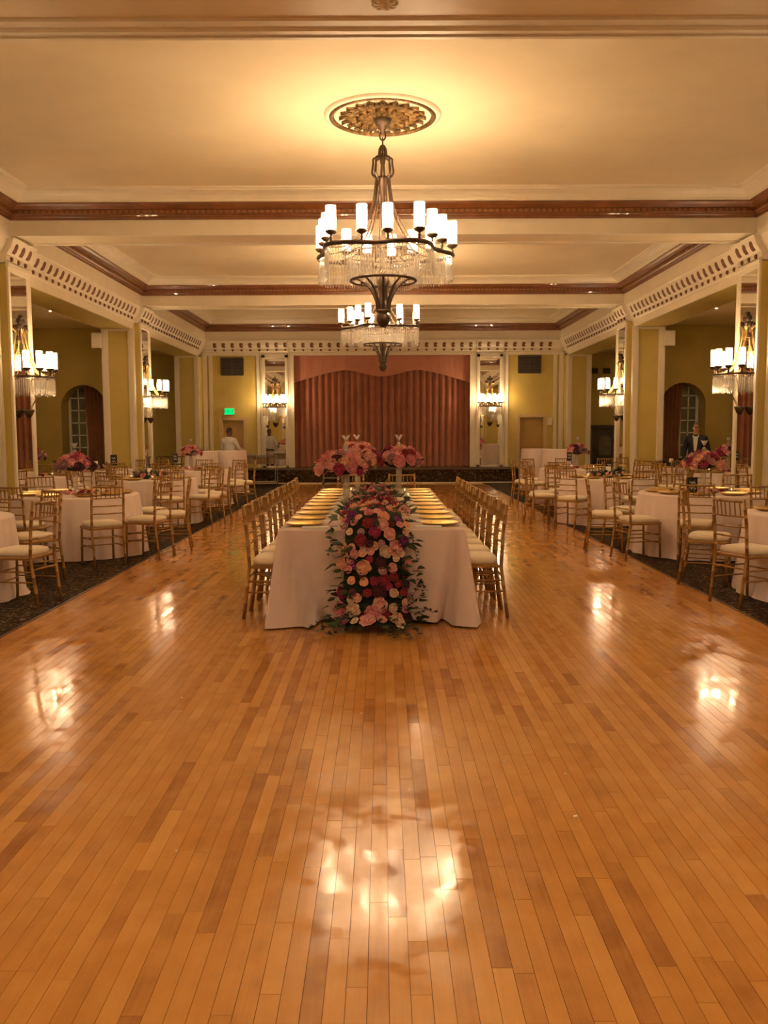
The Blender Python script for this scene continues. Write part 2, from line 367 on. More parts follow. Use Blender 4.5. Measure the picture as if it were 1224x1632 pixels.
# side entablature with frieze ornaments, per side
ent_prof = [(-0.02, ZL), (-0.02, ZL - 0.05), (0.0, ZL - 0.05), (0.0, ZL + 0.09), (0.015, ZL + 0.095), (0.03, ZL + 0.125), (0.045, ZL + 0.13), (0.045, ZL + 0.20), (0.06, ZL + 0.21), (0.075, ZL + 0.24), (0.12, ZL + 0.30), (0.15, ZL + 0.38), (0.165, ZL + 0.43), (0.18, ZL + 0.44), (0.18, ZK - 0.03)]
def arch_mesh():
    pts = [(-0.05, 0.0), (0.05, 0.0), (0.06, 0.05), (0.06, 0.11)] + [(0.06 * math.cos(a), 0.11 + 0.05 * math.sin(a)) for a in (0.6, 1.2, 1.9, 2.5)] + [(-0.06, 0.11), (-0.06, 0.05)]
    return MB().prism(pts, lambda u, v: (u, v, 0.0), lambda u, v: (u * 0.9, v, 0.014 + 0.01 * math.sin(v * 21))).mesh('frieze_arch', 'frieze_brown')
def dot_mesh():
    pts = [(0.036 * math.cos(2 * PI * k / 8), 0.036 * math.sin(2 * PI * k / 8)) for k in range(8)]
    return MB().prism(pts, lambda u, v: (u, v, 0.0), lambda u, v: (u * 0.75, v * 0.75, 0.026)).mesh('frieze_bead', 'frieze_brown')
AM, DM = arch_mesh(), dot_mesh()
def frame_matrix(P, u, nrm, tilt):                    # u along wall, nrm horizontal out of wall, v = up tilted outward
    v = Vector((nrm[0] * math.sin(tilt), nrm[1] * math.sin(tilt), math.cos(tilt))); u = Vector((*u, 0)); n = u.cross(v)
    return Matrix(((u.x, v.x, n.x, P[0]), (u.y, v.y, n.y, P[1]), (u.z, v.z, n.z, P[2]), (0, 0, 0, 1)))
def motif(parent, P, u, nrm, extra=0.0):
    a = ob('frieze_arch', AM, parent); a.matrix_local = frame_matrix((P[0] + nrm[0] * (0.072 + extra), P[1] + nrm[1] * (0.070 + extra), ZL + 0.245), u, nrm, 0.45)
    d = ob('frieze_bead', DM, parent); d.matrix_local = frame_matrix((P[0] + nrm[0] * (0.046 + extra), P[1] + nrm[1] * (0.046 + extra), ZL + 0.162), u, nrm, 0.0)
PB = HW + 0.12                                        # pier body face
walls = {}
for side, sx in (('left', -1), ('right', 1)):
    xf = XC + sx * (PB); nrm = (-sx, 0); u = (0, 1) if sx > 0 else (0, -1); u = (0, -sx)
    wl = MB()                                          # outer aisle wall
    wl.box(min(XC + sx * AX, XC + sx * (AX + 0.2)), max(XC + sx * AX, XC + sx * (AX + 0.2)), YR, 28.8, 0, ZA + 0.3)
    wall = struct(wl.build('wall_' + side, 'yellow'), 'yellow %s side of the ballroom with piers and open side aisle' % side)
    walls[side] = wall
    MB().sweep(ent_prof, (xf, 6.42), (xf, 27.4), nrm).build('entablature', 'trim', wall)
    MB().sweep([(-0.02, ZL), (-0.02, ZL - 0.05), (0.0, ZL - 0.05), (0.0, ZB)], (xf, YR), (xf, 6.42), nrm).build('entablature', 'trim', wall)
    MB().box(min(xf + sx * 0.012, xf + sx * 0.75), max(xf + sx * 0.012, xf + sx * 0.75), YR, 27.4, ZL - 0.048, ZB + 0.6).build('lintel', 'trim', wall)
    MB().box(min(xf + sx * 0.03, xf + sx * 0.69), max(xf + sx * 0.03, xf + sx * 0.69), YR, 27.4, ZL - 0.054, ZL - 0.04).build('lintel_soffit', 'yellow', wall)
    MB().box(min(xf + sx * 0.75, XC + sx * AX), max(xf + sx * 0.75, XC + sx * AX), YR, 28.6, ZA, ZA + 0.2).build('aisle_ceiling', 'plaster', wall)
    # piers
    for k, yp in enumerate(PIERS + [27.4]):
        last = k == len(PIERS)
        y0, y1 = (yp - 0.47, yp + 0.6) if not last else (27.0, 28.6)
        if sx * 1 < 0: pass
        pa, pb_ = sorted((xf, xf + sx * 0.72))
        MB().box(pa, pb_, y0, y1, 0, ZL + 0.02).build('pier', 'yellow', wall)
        fr = MB()                                      # white panel frame on the camera side of the pier
        for c0, c1 in ((0, 0.13), (0.57, 0.72)):
            a, b = sorted((xf + sx * c0, xf + sx * c1)); fr.box(a, b, y0 - 0.025, y0 + 0.01, 0, ZL + 0.01)
            fr.box(a + 0.03, b - 0.03, y0 - 0.04, y0, 0, ZL + 0.01)
        a, b = sorted((xf + sx * 0.13, xf + sx * 0.57)); fr.box(a, b, y0 - 0.025, y0 + 0.01, ZL - 0.1, ZL + 0.01); fr.box(a, b, y0 - 0.025, y0 + 0.01, 0, 0.18)
        fr.box(*sorted((xf - sx * 0.015, xf + sx * 0.01)), y0, y0 + 0.06, 0, ZL); fr.box(*sorted((xf - sx * 0.015, xf + sx * 0.01)), y1 - 0.06, y1, 0, ZL)
        fr.build('panel_moulding', 'trim', wall)
        if not last:
            # projecting mirror panel
            m0, m1 = yp - 0.40, yp + 0.42; xa, xb = sorted((xf, xf - sx * 0.12))
            MB().box(xa, xb, m0, m1, 0.0, ZL + 0.08).build('mirror_panel', 'yellow', wall)
            q = MB(); xm = xf - sx * 0.12; x2 = xm - sx * 0.03; xa, xb = sorted((xm, x2))
            q.box(xa, xb, m0, m0 + 0.07, 0.10, ZL - 0.02); q.box(xa, xb, m1 - 0.09, m1, 0.10, ZL - 0.02); q.box(xa, xb, m0, m1, ZL - 0.02, ZL + 0.10); q.box(xa, xb, m0, m1, 0, 0.10)
            x3 = x2 - sx * 0.015; xa, xb = sorted((xm, x3)); q.box(xa, xb, m0 - 0.012, m1 + 0.012, ZL + 0.04, ZL + 0.10)
            q.build('mirror_frame', 'trim', wall)
            xa, xb = sorted((xm - sx * 0.004, xm - sx * 0.012))
            MB().box(xa, xb, m0 + 0.07, m1 - 0.09, 0.10, ZL - 0.02).build('mirror', 'mirror', wall)
            # entablature block over the pier
            if yp > 6.5:
                bp = [(d + 0.09, z) for d, z in ent_prof[3:-1]]; bp = [(0.0, ZL + 0.09)] + bp + [(0.0, ZL + 0.44)]
                MB().sweep(bp, (xf, m0 - 0.02), (xf, m1 + 0.02), nrm).build('entablature_block', 'trim', wall)
    # frieze ornaments of the bays the camera can see
    for a, b in ((7.3, 12.85), (14.1, 19.9), (21.15, 26.9)):
        n = int(round((b - a) / 0.27)) 
        for i in range(n): motif(wall, (xf, a + (i + 0.5) * (b - a) / n), u, nrm)
    for yp in (13.45, 20.5):
        for i in (-1, 0, 1): motif(wall, (xf, yp + 0.01 + i * 0.25), u, nrm, 0.09)
    # cross walls in the aisle, the second with an arched window niche
    ax0, ax1 = sorted((XC + sx * (PB + 0.72), XC + sx * AX))
    MB().box(ax0, ax1, 14.05, 14.15, 0, ZA).build('cross_wall', 'yellow', wall)
    MB().box(ax0, ax1, 28.4, 28.6, 0, ZA).build('end_wall', 'yellow', wall)
    MB().box(*sorted((XC + sx * (PB + 0.72), XC + sx * (PB + 0.86))), 28.36, 28.41, 0, ZA).build('end_pilaster', 'trim', wall)
    yw = 21.12; nx0, nx1 = (6.62, 7.70)                # niche extents in |x|
    def P(ax_, z, yy): return (XC + sx * ax_, yy, z)
    r = (nx1 - nx0) / 2; cx = (nx0 + nx1) / 2; zs = 2.67 - r
    arc = [(cx + r * math.cos(PI - PI * i / 14), zs + r * math.sin(PI * i / 14)) for i in range(15)]
    q = MB(); A0, A1 = PB + 0.72, AX
    q.quad(P(A0, 0, yw), P(nx0, 0, yw), P(nx0, ZA, yw), P(A0, ZA, yw)); q.quad(P(nx1, 0, yw), P(A1, 0, yw), P(A1, ZA, yw), P(nx1, ZA, yw))
    for (x0, z0), (x1, z1) in zip(arc, arc[1:]):
        q.quad(P(x0, z0, yw), P(x1, z1, yw), P(x1, ZA, yw), P(x0, ZA, yw)); q.quad(P(x0, z0, yw), P(x0, z0, yw + 0.55), P(x1, z1, yw + 0.55), P(x1, z1, yw))
    q.quad(P(nx0, 0, yw), P(nx0, zs, yw), P(nx0, zs, yw + 0.55), P(nx0, 0, yw + 0.55)); q.quad(P(nx1, 0, yw), P(nx1, zs, yw), P(nx1, zs, yw + 0.55), P(nx1, 0, yw + 0.55))
    q.quad(P(A0, 0, yw + 0.55), P(A1, 0, yw + 0.55), P(A1, ZA, yw + 0.55), P(A0, ZA, yw + 0.55))
    q.build('window_wall', 'yellow', wall)
    # sill panel, window and its panes
    win = struct(MB().box(*sorted((XC + sx * nx0, XC + sx * nx1)), yw + 0.40, yw + 0.53, 0, 0.85).build('window_%d' % (1 if sx < 0 else 2), 'yellow'), 'white sash window inside the %s arched niche' % side)
    sq = MB()
    wx0, wx1 = 7.20, 7.68
    for c0, c1 in ((wx0, wx0 + 0.06), (wx1 - 0.06, wx1)): sq.box(*sorted((XC + sx * c0, XC + sx * c1)), yw + 0.44, yw + 0.52, 0.85, 2.60)
    sq.box(*sorted((XC + sx * wx0, XC + sx * wx1)), yw + 0.40, yw + 0.53, 0.80, 0.90)
    sq.build('window_frame', 'sash', win)
    for i in range(5): MB().box(*sorted((XC + sx * wx0, XC + sx * wx1)), yw + 0.46, yw + 0.51, 1.16 + i * 0.30, 1.19 + i * 0.30).build('muntin', 'sash', win)
    for c in (7.44,): MB().box(*sorted((XC + sx * (c - 0.014), XC + sx * (c + 0.014))), yw + 0.46, yw + 0.51, 0.88, 2.62).build('muntin', 'sash', win)
    for i in range(6):
        for c0, c1 in ((7.26, 7.426), (7.454, 7.62)):
            MB().box(*sorted((XC + sx * c0, XC + sx * c1)), yw + 0.485, yw + 0.495, 0.90 if i == 0 else 0.89 + i * 0.30, 1.16 + i * 0.30 if i < 5 else 2.6).build('pane', 'pane', win)
    # drapes: one in the niche, one at the corner of the outer wall
    def drape(name, fn, n, z0, z1, label, thick=0.03):
        q = MB(); vs_ = []; m = 4 * n
        for z in (z0, z0 + (z1 - z0) * 0.45, z1):
            for i in range(m + 1): vs_.append(fn(i / m, 0.035 * math.sin(2 * PI * n * i / m), z))
        for z in (z0, z0 + (z1 - z0) * 0.45, z1):
            for i in range(m + 1): vs_.append(fn(i / m, 0.035 * math.sin(2 * PI * n * i / m) - thick, z))
        k = m + 1
        f = [(r_ * k + i, r_ * k + i + 1, (r_ + 1) * k + i + 1, (r_ + 1) * k + i) for r_ in (0, 1, 3, 4) for i in range(m)]
        f += [(i, i + 1, 3 * k + i + 1, 3 * k + i) for i in range(m)] + [(2 * k + i, 2 * k + i + 1, 5 * k + i + 1, 5 * k + i) for i in range(m)]
        return tag(q.add(vs_, f).build(name, 'drape', None, True), label, 'drape')
    def nich(t, w_, z):
        ax_ = 6.64 + t * 0.60 * (1 - 0.12 * max(0, 1 - abs(z - 1.1)))
        return (XC + sx * ax_, yw + 0.33 + w_, 0.02 + (z - 0.02) / 2.34 * (zs + math.sqrt(max(0.0, r * r - (ax_ - cx) ** 2)) - 0.04))
    drape('window_drape', nich, 6, 0.02, 2.36, 'rust drape at the pier side of the %s arched window' % side)
    drape('wall_drape', lambda t, w_, z: (XC + sx * (AX - 0.09 + w_ * 0.8 * 1.0), yw - 0.85 + t * 0.7, z), 5, 0.02, 2.75, 'tall orange drape hanging in the %s aisle corner' % side, 0.03)
    # speaker box on pier two
    sp = thing('wall_speaker', 'small cream loudspeaker high on the %s second pier' % side, 'speaker', (XC + sx * (PB + 0.80), 20.0, 3.42))
    MB().bbox(-0.12, 0.12, -0.09, 0.10, 0, 0.34, 0.015).build('cabinet', 'speaker', sp)
    MB().box(-0.10, 0.10, -0.10, -0.088, 0.03, 0.30).build('grille', 'trim', sp)
    MB().tube([(-sx * 0.02, 0.09, 0.17), (-sx * 0.15, 0.12, 0.17)], 0.02).build('bracket', 'steel', sp)
# rear wall
rw = struct(MB().box(XC - AX - 0.2, XC + AX + 0.2, YR - 0.2, YR, 0, ZB + 0.7).build('wall_rear', 'yellow'), 'yellow rear wall behind the camera')
for X in (-5.2, -2.6, 2.6, 5.2): MB().box(X - 0.2, X + 0.2, YR, YR + 0.06, 0, ZB).build('pilaster', 'trim', rw)

# far wall with stage opening
OPX0, OPX1 = -2.83, 2.80; ST = 0.43
q = MB()
YW = YF
def fbox(x0, x1, z0, z1, d0=0.0, d1=0.25): q.box(x0, x1, YW + d0, YW + d1, z0, z1)
DL = (-4.98, -4.30, 1.93); DR = (4.28, 5.06, 1.98)
fbox(XC - PB - 0.1, DL[0], 0, 4.5); fbox(DL[0], DL[1], DL[2], 4.5); fbox(DL[1], OPX0, 0, 4.5)
fbox(OPX1, DR[0], 0, 4.5); fbox(DR[0], DR[1], DR[2], 4.5); fbox(DR[1], XC + PB + 0.1, 0, 4.5); fbox(OPX0, OPX1, 4.02, 4.5)
wf = struct(q.build('wall_far', 'yellow'), 'yellow far wall around the stage opening')
fx = [(d, z) for d, z in ent_prof[2:]]
fx = [(-0.01, ZL + 0.0), (0.03, ZL + 0.0), (0.03, ZL + 0.09)] + fx[2:]
MB().sweep(fx, (XC - PB, YW), (XC + PB, YW), (0, -1)).build('entablature', 'trim', wf)
MB().box(OPX0 - 0.01, OPX1 + 0.01, YW - 0.0, YW + 0.3, 3.95, 4.03).build('stage_head', 'trim', wf)
n = 39
for i in range(n):
    X = -5.15 + i * (10.35 / (n - 1))
    blk = abs(abs(X - XC) - 3.33) < 0.38
    motif(wf, (X, YW), (1, 0), (0, -1), 0.09 if blk else 0.0)
for sx in (-1, 1):
    X = XC - 0.02 + sx * 3.33
    bp = [(0.0, ZL + 0.09)] + [(d + 0.09, z) for d, z in ent_prof[3:-1]] + [(0.0, ZL + 0.44)]
    MB().sweep(bp, (X - 0.42, YW), (X + 0.42, YW), (0, -1)).build('entablature_block', 'trim', wf)
    MB().box(X - 0.46, X + 0.46, YW - 0.05, YW, 0.43, ZL + 0.1).build('pilaster', 'trim', wf)
    g = MB(); a, b = X - 0.40, X + 0.40
    g.box(a, a + 0.09, YW - 0.10, YW - 0.05, ST, ZL + 0.02); g.box(b - 0.09, b, YW - 0.10, YW - 0.05, ST, ZL + 0.02); g.box(a, b, YW - 0.10, YW - 0.05, ZL - 0.07, ZL + 0.05); g.box(a, b, YW - 0.10, YW - 0.05, ST, ST + 0.06)
    g.build('mirror_frame', 'trim', wf)
    MB().box(a + 0.09, b - 0.09, YW - 0.066, YW - 0.056, ST + 0.06, ZL - 0.07).build('mirror', 'mirror', wf)
    for w0, w1 in ((X - sx * 0.52 - 0.09, X - sx * 0.52 + 0.06), (X + sx * 0.53 - 0.05, X + sx * 0.53 + 0.05)):
        MB().box(w0, w1, YW - 0.035, YW, 0.43 if abs(w0) < 4.1 else 0, ZL + 0.06).build('pilaster_strip', 'trim', wf)
    for w0, w1 in ((5.30, 5.40), (5.46, 5.60)):
        aa, bb = sorted((XC + sx * w0, XC + sx * w1)); MB().box(aa, bb, YW - 0.04, YW, 0, ZL + 0.06).build('corner_strip', 'trim', wf)
for k, (x0, x1, z1) in enumerate((DL, DR)):
    d = struct(MB().bbox(x0 + 0.02, x1 - 0.02, YW + 0.10, YW + 0.16, 0.01, z1 - 0.01, 0.005).build('door_%d' % (k + 1), 'door'), 'plain ochre door in the far wall, %s' % ('below the exit sign' if k == 0 else 'right of the stage'))
    f = MB(); f.box(x0 - 0.10, x0 + 0.02, YW - 0.03, YW + 0.2, 0, z1 + 0.08); f.box(x1 - 0.02, x1 + 0.10, YW - 0.03, YW + 0.2, 0, z1 + 0.08); f.box(x0, x1, YW - 0.03, YW + 0.2, z1 - 0.02, z1 + 0.08)
    f.build('door_frame', 'door_trim', d)
    kx = x0 + 0.1 if k else x1 - 0.1
    MB().ellipsoid((kx, YW + 0.06, 0.98), (0.03, 0.04, 0.03)).build('door_knob', 'gilt', d, True)
MB().box(5.16, 5.30, YW - 0.05, YW, 1.72, 1.96).build('wall_panel', 'speaker', wf)
for k, (x0, x1, z0, z1) in enumerate(((-4.98, -4.30, 3.31, 3.83), (4.24, 4.93, 3.34, 3.86))):
    v = thing('wall_vent', 'dark louvred air vent high on the far wall, %s of stage' % ('left' if k == 0 else 'right'), 'vent', (0, YW, 0), 0, 'far wall vents')
    MB().box(x0, x1, -0.02, 0.0, z0, z1).build('backing', 'black', v)
    f = MB(); f.box(x0 - 0.02, x0 + 0.015, -0.045, 0, z0, z1); f.box(x1 - 0.015, x1 + 0.02, -0.045, 0, z0, z1); f.box(x0, x1, -0.045, 0, z0 - 0.02, z0 + 0.01); f.box(x0, x1, -0.045, 0, z1 - 0.01, z1 + 0.02); f.box((x0 + x1) / 2 - 0.01, (x0 + x1) / 2 + 0.01, -0.045, 0, z0, z1)
    f.build('frame', 'grille', v)
    sm = MB().box(x0 + 0.01, x1 - 0.01, -0.04, -0.02, -0.008, 0.008).mesh('louvre', 'grille')
    for i in range(11): ob('louvre', sm, v, (0, 0, z0 + 0.04 + i * (z1 - z0 - 0.07) / 10), None)
# exit sign
ex = thing('exit_sign', 'green lit exit sign above the left far door', 'sign', (-4.75, YW, 2.18))
MB().box(-0.16, 0.16, -0.08, 0, -0.10, 0.11).build('housing', 'speaker', ex)
MB().box(-0.145, 0.145, -0.086, -0.08, -0.085, 0.095).build('lit_panel', 'exit_green', ex)
cu = bpy.data.curves.new('exit_text', 'FONT'); cu.body = 'EXIT'; cu.size = 0.15; cu.align_x = 'CENTER'; cu.align_y = 'CENTER'; cu.extrude = 0.001
to = bpy.data.objects.new('exit_text', cu); C.objects.link(to); bpy.context.view_layer.update()
tm = bpy.data.meshes.new_from_object(to.evaluated_get(bpy.context.evaluated_depsgraph_get())); bpy.data.objects.remove(to)
tm.materials.clear(); tm.materials.append(M['leaf_dark']); ob('lettering', tm, ex, (0, -0.088, 0.005), (PI / 2, 0, 0))

# stage
stg = struct(MB().box(-4.15, 4.45, 26.2, YW + 0.75, 0, ST - 0.03).build('stage', 'carpet'), 'low stage with dark patterned fascia below the curtain')
MB().box(-4.17, 4.47, 26.16, YW + 0.75, ST - 0.03, ST).build('stage_deck', 'stage_top', stg)
MB().box(-4.15, 4.45, 26.18, 26.21, 0, 0.035).build('stage_kick_strip', 'trim', stg)
MB().box(OPX0 - 0.3, OPX1 + 0.3, YW + 0.7, YW + 0.8, 0, 4.5).build('stage_back_wall', 'black', stg)
def pleats(x0, x1, y0, z0, z1, n, amp, seed):
    rnd = random.Random(seed); q = MB(); m = n * 6; vs_ = []; ph = [rnd.uniform(0.8, 1.2) for _ in range(n + 1)]
    rows = [(z0, 1.15), (z0 + (z1 - z0) * 0.5, 1.0), (z1, 0.75)]
    def off(t): 
        s = t * n; i = int(s); return amp * ph[min(i, n)] * (abs(math.sin(PI * s)) ** 0.8)
    for dy in (0, 0.03):
        for z, k in rows:
            for i in range(m + 1): vs_.append((x0 + (x1 - x0) * i / m, y0 - off(i / m) * k + dy, z))
    w_ = m + 1
    f = [(r_ * w_ + i, r_ * w_ + i + 1, (r_ + 1) * w_ + i + 1, (r_ + 1) * w_ + i) for r_ in (0, 1, 3, 4) for i in range(m)]
    f += [(i, i + 1, 3 * w_ + i + 1, 3 * w_ + i) for i in range(m)]
    return q.add(vs_, f)
mid = -0.02
tag(pleats(OPX0, mid + 0.02, YW + 0.42, ST + 0.012, 3.9, 14, 0.14, 1).build('stage_curtain', 'curtain', None, True), 'left half of the pleated russet stage curtain', 'curtain', 'stage curtain halves')
tag(pleats(mid + 0.03, OPX1, YW + 0.42, ST + 0.012, 3.9, 14, 0.14, 2).build('stage_curtain', 'curtain', None, True), 'right half of the pleated russet stage curtain', 'curtain', 'stage curtain halves')
val = MB(); vs_ = []; n = 60
def vz(t):
    a = abs(t - 0.5) * 2
    return 3.36 - 0.10 * math.cos(PI * min(1, a / 0.42)) * (1 if a < 0.42 else 0) + (0.10 - 0.42 * ((a - 0.42) / 0.58) ** 1.3 if a >= 0.42 else 0)
for dy in (0, 0.05):
    for i in range(n + 1):
        t = i / n; X = OPX0 + (OPX1 - OPX0) * t; yy = YW + 0.17 + dy - 0.006 * math.sin(t * 90)
        vs_ += [(X, yy, vz(t)), (X, yy, 4.0)]
k = 2 * (n + 1)
val.add(vs_, [(o + 2 * i, o + 2 * i + 2, o + 2 * i + 3, o + 2 * i + 1) for o in (0, k) for i in range(n)] + [(2 * i, 2 * i + 2, k + 2 * i + 2, k + 2 * i) for i in range(n)])
va = tag(val.build('curtain_valance', 'valance'), 'scalloped dusty pink valance above the stage curtain', 'valance')

# fireplace at the end of the right aisle
fp = thing('fireplace', 'dark stone fireplace with arched panel at right aisle end', 'fireplace', (XC + 7.0, 28.4, 0))
MB().box(-0.52, 0.60, -0.22, 0, 0, 1.62).build('breast', 'stone', fp)
MB().box(-0.58, 0.66, -0.30, 0, 1.62, 1.72).build('mantel_shelf', 'stone', fp)
for X in (-0.42, 0.42): MB().box(X - 0.08, X + 0.08, -0.27, -0.2, 0, 1.62).build('jamb', 'stone_light', fp)
pts = [(-0.2, 0.75), (0.2, 0.75), (0.2, 1.2)] + [(0.2 * math.cos(a), 1.2 + 0.2 * math.sin(a)) for a in (0.5, 1.0, 1.57, 2.1, 2.6)] + [(-0.2, 1.2)]
MB().prism(pts, lambda u, v: (u + 0.08, -0.21, v), lambda u, v: (u + 0.08, -0.26, v)).build('arched_panel', 'stone_light', fp)
MB().box(-0.28, 0.36, -0.24, -0.2, 0.05, 0.62).build('firebox', 'black', fp)
for i, X in enumerate((6.75, 7.15)):
    v = thing('wall_vent', 'small dark grille above the fireplace, %s one' % ('left' if i == 0 else 'right'), 'vent', (XC + X, 28.4, 3.45), 0, 'aisle grilles')
    MB().box(-0.12, 0.12, -0.03, 0, -0.09, 0.09).build('frame', 'grille', v)
    for j in range(3): MB().box(-0.10, 0.10, -0.04, -0.03, -0.06 + j * 0.05, -0.04 + j * 0.05).build('louvre', 'black', v)

# ------------------------------------------------------------------ chandeliers and sconces
def lamp_meshes(bulbmat, k=1.0):
    h = MB().lathe([(0.0, -0.10), (0.018, -0.10), (0.012, -0.075), (0.022, -0.06), (0.012, -0.045), (0.016, -0.03), (0.040, -0.022), (0.058, -0.006), (0.066, 0.008), (0.060, 0.014), (0.030, 0.018), (0.0, 0.018)], 12).mesh('lamp_holder', 'bronze', True)
    s = MB().lathe([(0.052 * k, 0.008), (0.055 * k, 0.10), (0.056 * k, 0.265), (0.053 * k, 0.265), (0.052 * k, 0.10), (0.049 * k, 0.008)], 14).mesh('lamp_shade', 'shade_glass', True)
    b = MB().lathe([(0.0, 0.03), (0.014, 0.04), (0.014, 0.10), (0.022, 0.14), (0.022, 0.175), (0.012, 0.205), (0.0, 0.215)], 8).mesh('bulb', bulbmat, True)
    return h, s, b
LCH, LSC = lamp_meshes('bulb_ch'), lamp_meshes('bulb_sc', 0.84)
def add_lamp(parent, loc, ms):
    h = ob('lamp_holder', ms[0], parent, loc); ob('lamp_shade', ms[1], h); ob('bulb', ms[2], h)
def crystal_rods(pts, length, seed, r=0.007):
    rnd = random.Random(seed); q = MB()
    for (x, y, z) in pts:
        L = length * rnd.uniform(0.94, 1.04); a = rnd.random() * PI
        for s0, s1, rr in ((0.0, 0.028, 0.008), (0.032, L, r)):
            q.tube([(x, y, z - s0), (x, y, z - s0 - 0.005), (x, y, z - s1 + 0.012), (x, y, z - s1)], [0.002, rr, rr, 0.001], 5, False)
    return q
def smooth_path(ps, n=6):
    ps = [Vector(p) for p in ps]; out = []
    for i in range(len(ps) - 1):
        a, b, c, d = ps[max(i - 1, 0)], ps[i], ps[i + 1], ps[min(i + 2, len(ps) - 1)]
        for k in range(n):
            t = k / n; out.append(0.5 * ((2 * b) + (c - a) * t + (2 * a - 5 * b + 4 * c - d) * t * t + (3 * b - a - 3 * c + d) * t ** 3))
    out.append(ps[-1]); return out
def ring_r(a, ph=0.0): return 0.70 + 0.085 * math.cos(5 * (a - ph))
def make_chandelier(Y, label, ph):
    t = thing('chandelier', label, 'chandelier', (XC - 0.02, Y, 0), 0, 'crystal chandeliers')
    zr = 3.47
    ph0 = ph
    N = 90
    MB().tube([(ring_r(2 * PI * i / N, ph0) * math.cos(2 * PI * i / N), ring_r(2 * PI * i / N, ph0) * math.sin(2 * PI * i / N), zr) for i in range(N)], [0.026] * N, 8, closed=True).build('lamp_ring', 'bronze', t, True)
    MB().tube([(0.36 * math.cos(2 * PI * i / 40), 0.36 * math.sin(2 * PI * i / 40), zr - 0.29) for i in range(40)], 0.016, 8, closed=True).build('lower_ring', 'bronze', t, True)
    rods = [(ring_r(2 * PI * i / 150, ph0) * math.cos(2 * PI * i / 150), ring_r(2 * PI * i / 150, ph0) * math.sin(2 * PI * i / 150), zr - 0.02) for i in range(150)]
    crystal_rods(rods, 0.28, 3, 0.0075).build('crystal_fringe', 'crystal', t)['kind'] = 'stuff'
    rods = [(0.40 * math.cos(2 * PI * i / 76), 0.40 * math.sin(2 * PI * i / 76), zr - 0.03) for i in range(76)]
    crystal_rods(rods, 0.25, 4, 0.0075).build('inner_crystal_fringe', 'crystal', t)['kind'] = 'stuff'
    MB().tube([(0.40 * math.cos(2 * PI * i / 40), 0.40 * math.sin(2 * PI * i / 40), zr - 0.01) for i in range(40)], 0.009, 6, closed=True).build('inner_ring', 'bronze', t, True)
    net = MB()                                           # bead swags between outer and inner ring
    for i in range(30):
        a = 2 * PI * i / 30; R = ring_r(a, ph0)
        for j in range(1, 8):
            s = j / 8; rr = R + (0.40 - R) * s
            net.ellipsoid((rr * math.cos(a), rr * math.sin(a), zr - 0.03 - 0.06 * math.sin(PI * s)), (0.009, 0.009, 0.009), 5, 3)
    net.build('bead_swags', 'crystal', t)['kind'] = 'stuff'
    # spokes and flaring rods
    for i in range(10):
        a = 2 * PI * (i + 0.5) / 10 + ph0; R = ring_r(a, ph0); c, s = math.cos(a), math.sin(a)
        path = smooth_path([(R * c, R * s, zr + 0.01), (0.42 * c, 0.42 * s, zr + 0.06), (0.24 * c, 0.24 * s, zr + 0.26), (0.12 * c, 0.12 * s, zr + 0.52), (0.075 * c, 0.075 * s, zr + 0.80)])
        MB().tube(path, 0.010, 6).build('flared_rod', 'bronze', t, True)
    for i in range(8):
        a = 2 * PI * i / 8; c, s = math.cos(a), math.sin(a)
        path = smooth_path([(0.36 * c, 0.36 * s, zr - 0.28), (0.28 * c, 0.28 * s, zr - 0.27), (0.16 * c, 0.16 * s, zr - 0.36), (0.085 * c, 0.085 * s, zr - 0.50), (0.065 * c, 0.065 * s, zr - 0.62)])
        MB().tube(path, 0.014, 6).build('lower_arm', 'bronze', t, True)
    MB().lathe([(0.0, -0.80), (0.03, -0.795), (0.06, -0.765), (0.078, -0.72), (0.07, -0.67), (0.045, -0.645), (0.085, -0.63), (0.085, -0.61), (0.05, -0.60), (0.045, -0.42), (0.06, -0.36), (0.075, -0.30), (0.05, -0.22), (0.02, -0.18), (0.018, 0.55), (0.05, 0.76), (0.085, 0.79), (0.085, 0.81), (0.03, 0.84), (0.022, 0.95), (0.035, 1.02), (0.03, 1.06), (0.0, 1.10)], 14, (0, 0, zr)).build('stem', 'bronze', t, True)
    for i in range(8):                                   # lantern-shaped cage
        a = 2 * PI * i / 8; c, s = math.cos(a), math.sin(a)
        path = smooth_path([(0.06 * c, 0.06 * s, zr + 0.80), (0.115 * c, 0.115 * s, zr + 0.86), (0.105 * c, 0.105 * s, zr + 0.96), (0.10 * c, 0.10 * s, zr + 1.02), (0.05 * c, 0.05 * s, zr + 1.04), (0.035 * c, 0.035 * s, zr + 1.12), (0.012 * c, 0.012 * s, zr + 1.16)], 4)
        MB().tube(path, 0.012, 6).build('cage_strip', 'bronze', t, True)
    for k in range(2):
        zz = zr + 1.19 + k * 0.075
        MB().tube([((0.032 * math.cos(b) if k else 0), (0 if k else 0.032 * math.cos(b)), zz + 0.05 * math.sin(b)) for b in [2 * PI * j / 14 for j in range(14)]], 0.010, 6, closed=True).build('chain_link', 'bronze', t, True)
    MB().lathe([(0.0, -0.17), (0.02, -0.165), (0.025, -0.10), (0.07, -0.085), (0.10, -0.03), (0.105, 0.0), (0, 0)], 16, (0, 0, ZC - 0.025)).build('canopy', 'bronze', t, True)
    for i in range(15):
        lob, j = divmod(i, 3); a = ph0 + 2 * PI * lob / 5 + (j - 1) * 0.42
        R = ring_r(a, ph0); add_lamp(t, (R * math.cos(a), R * math.sin(a), zr + 0.115), LCH)
    # ceiling medallion
    m = thing('ceiling_medallion', 'gilded acanthus ceiling medallion above the %s chandelier' % ('nearer' if Y < 12 else 'farther'), 'medallion', (XC - 0.02, Y, ZC), 0, 'ceiling medallions')
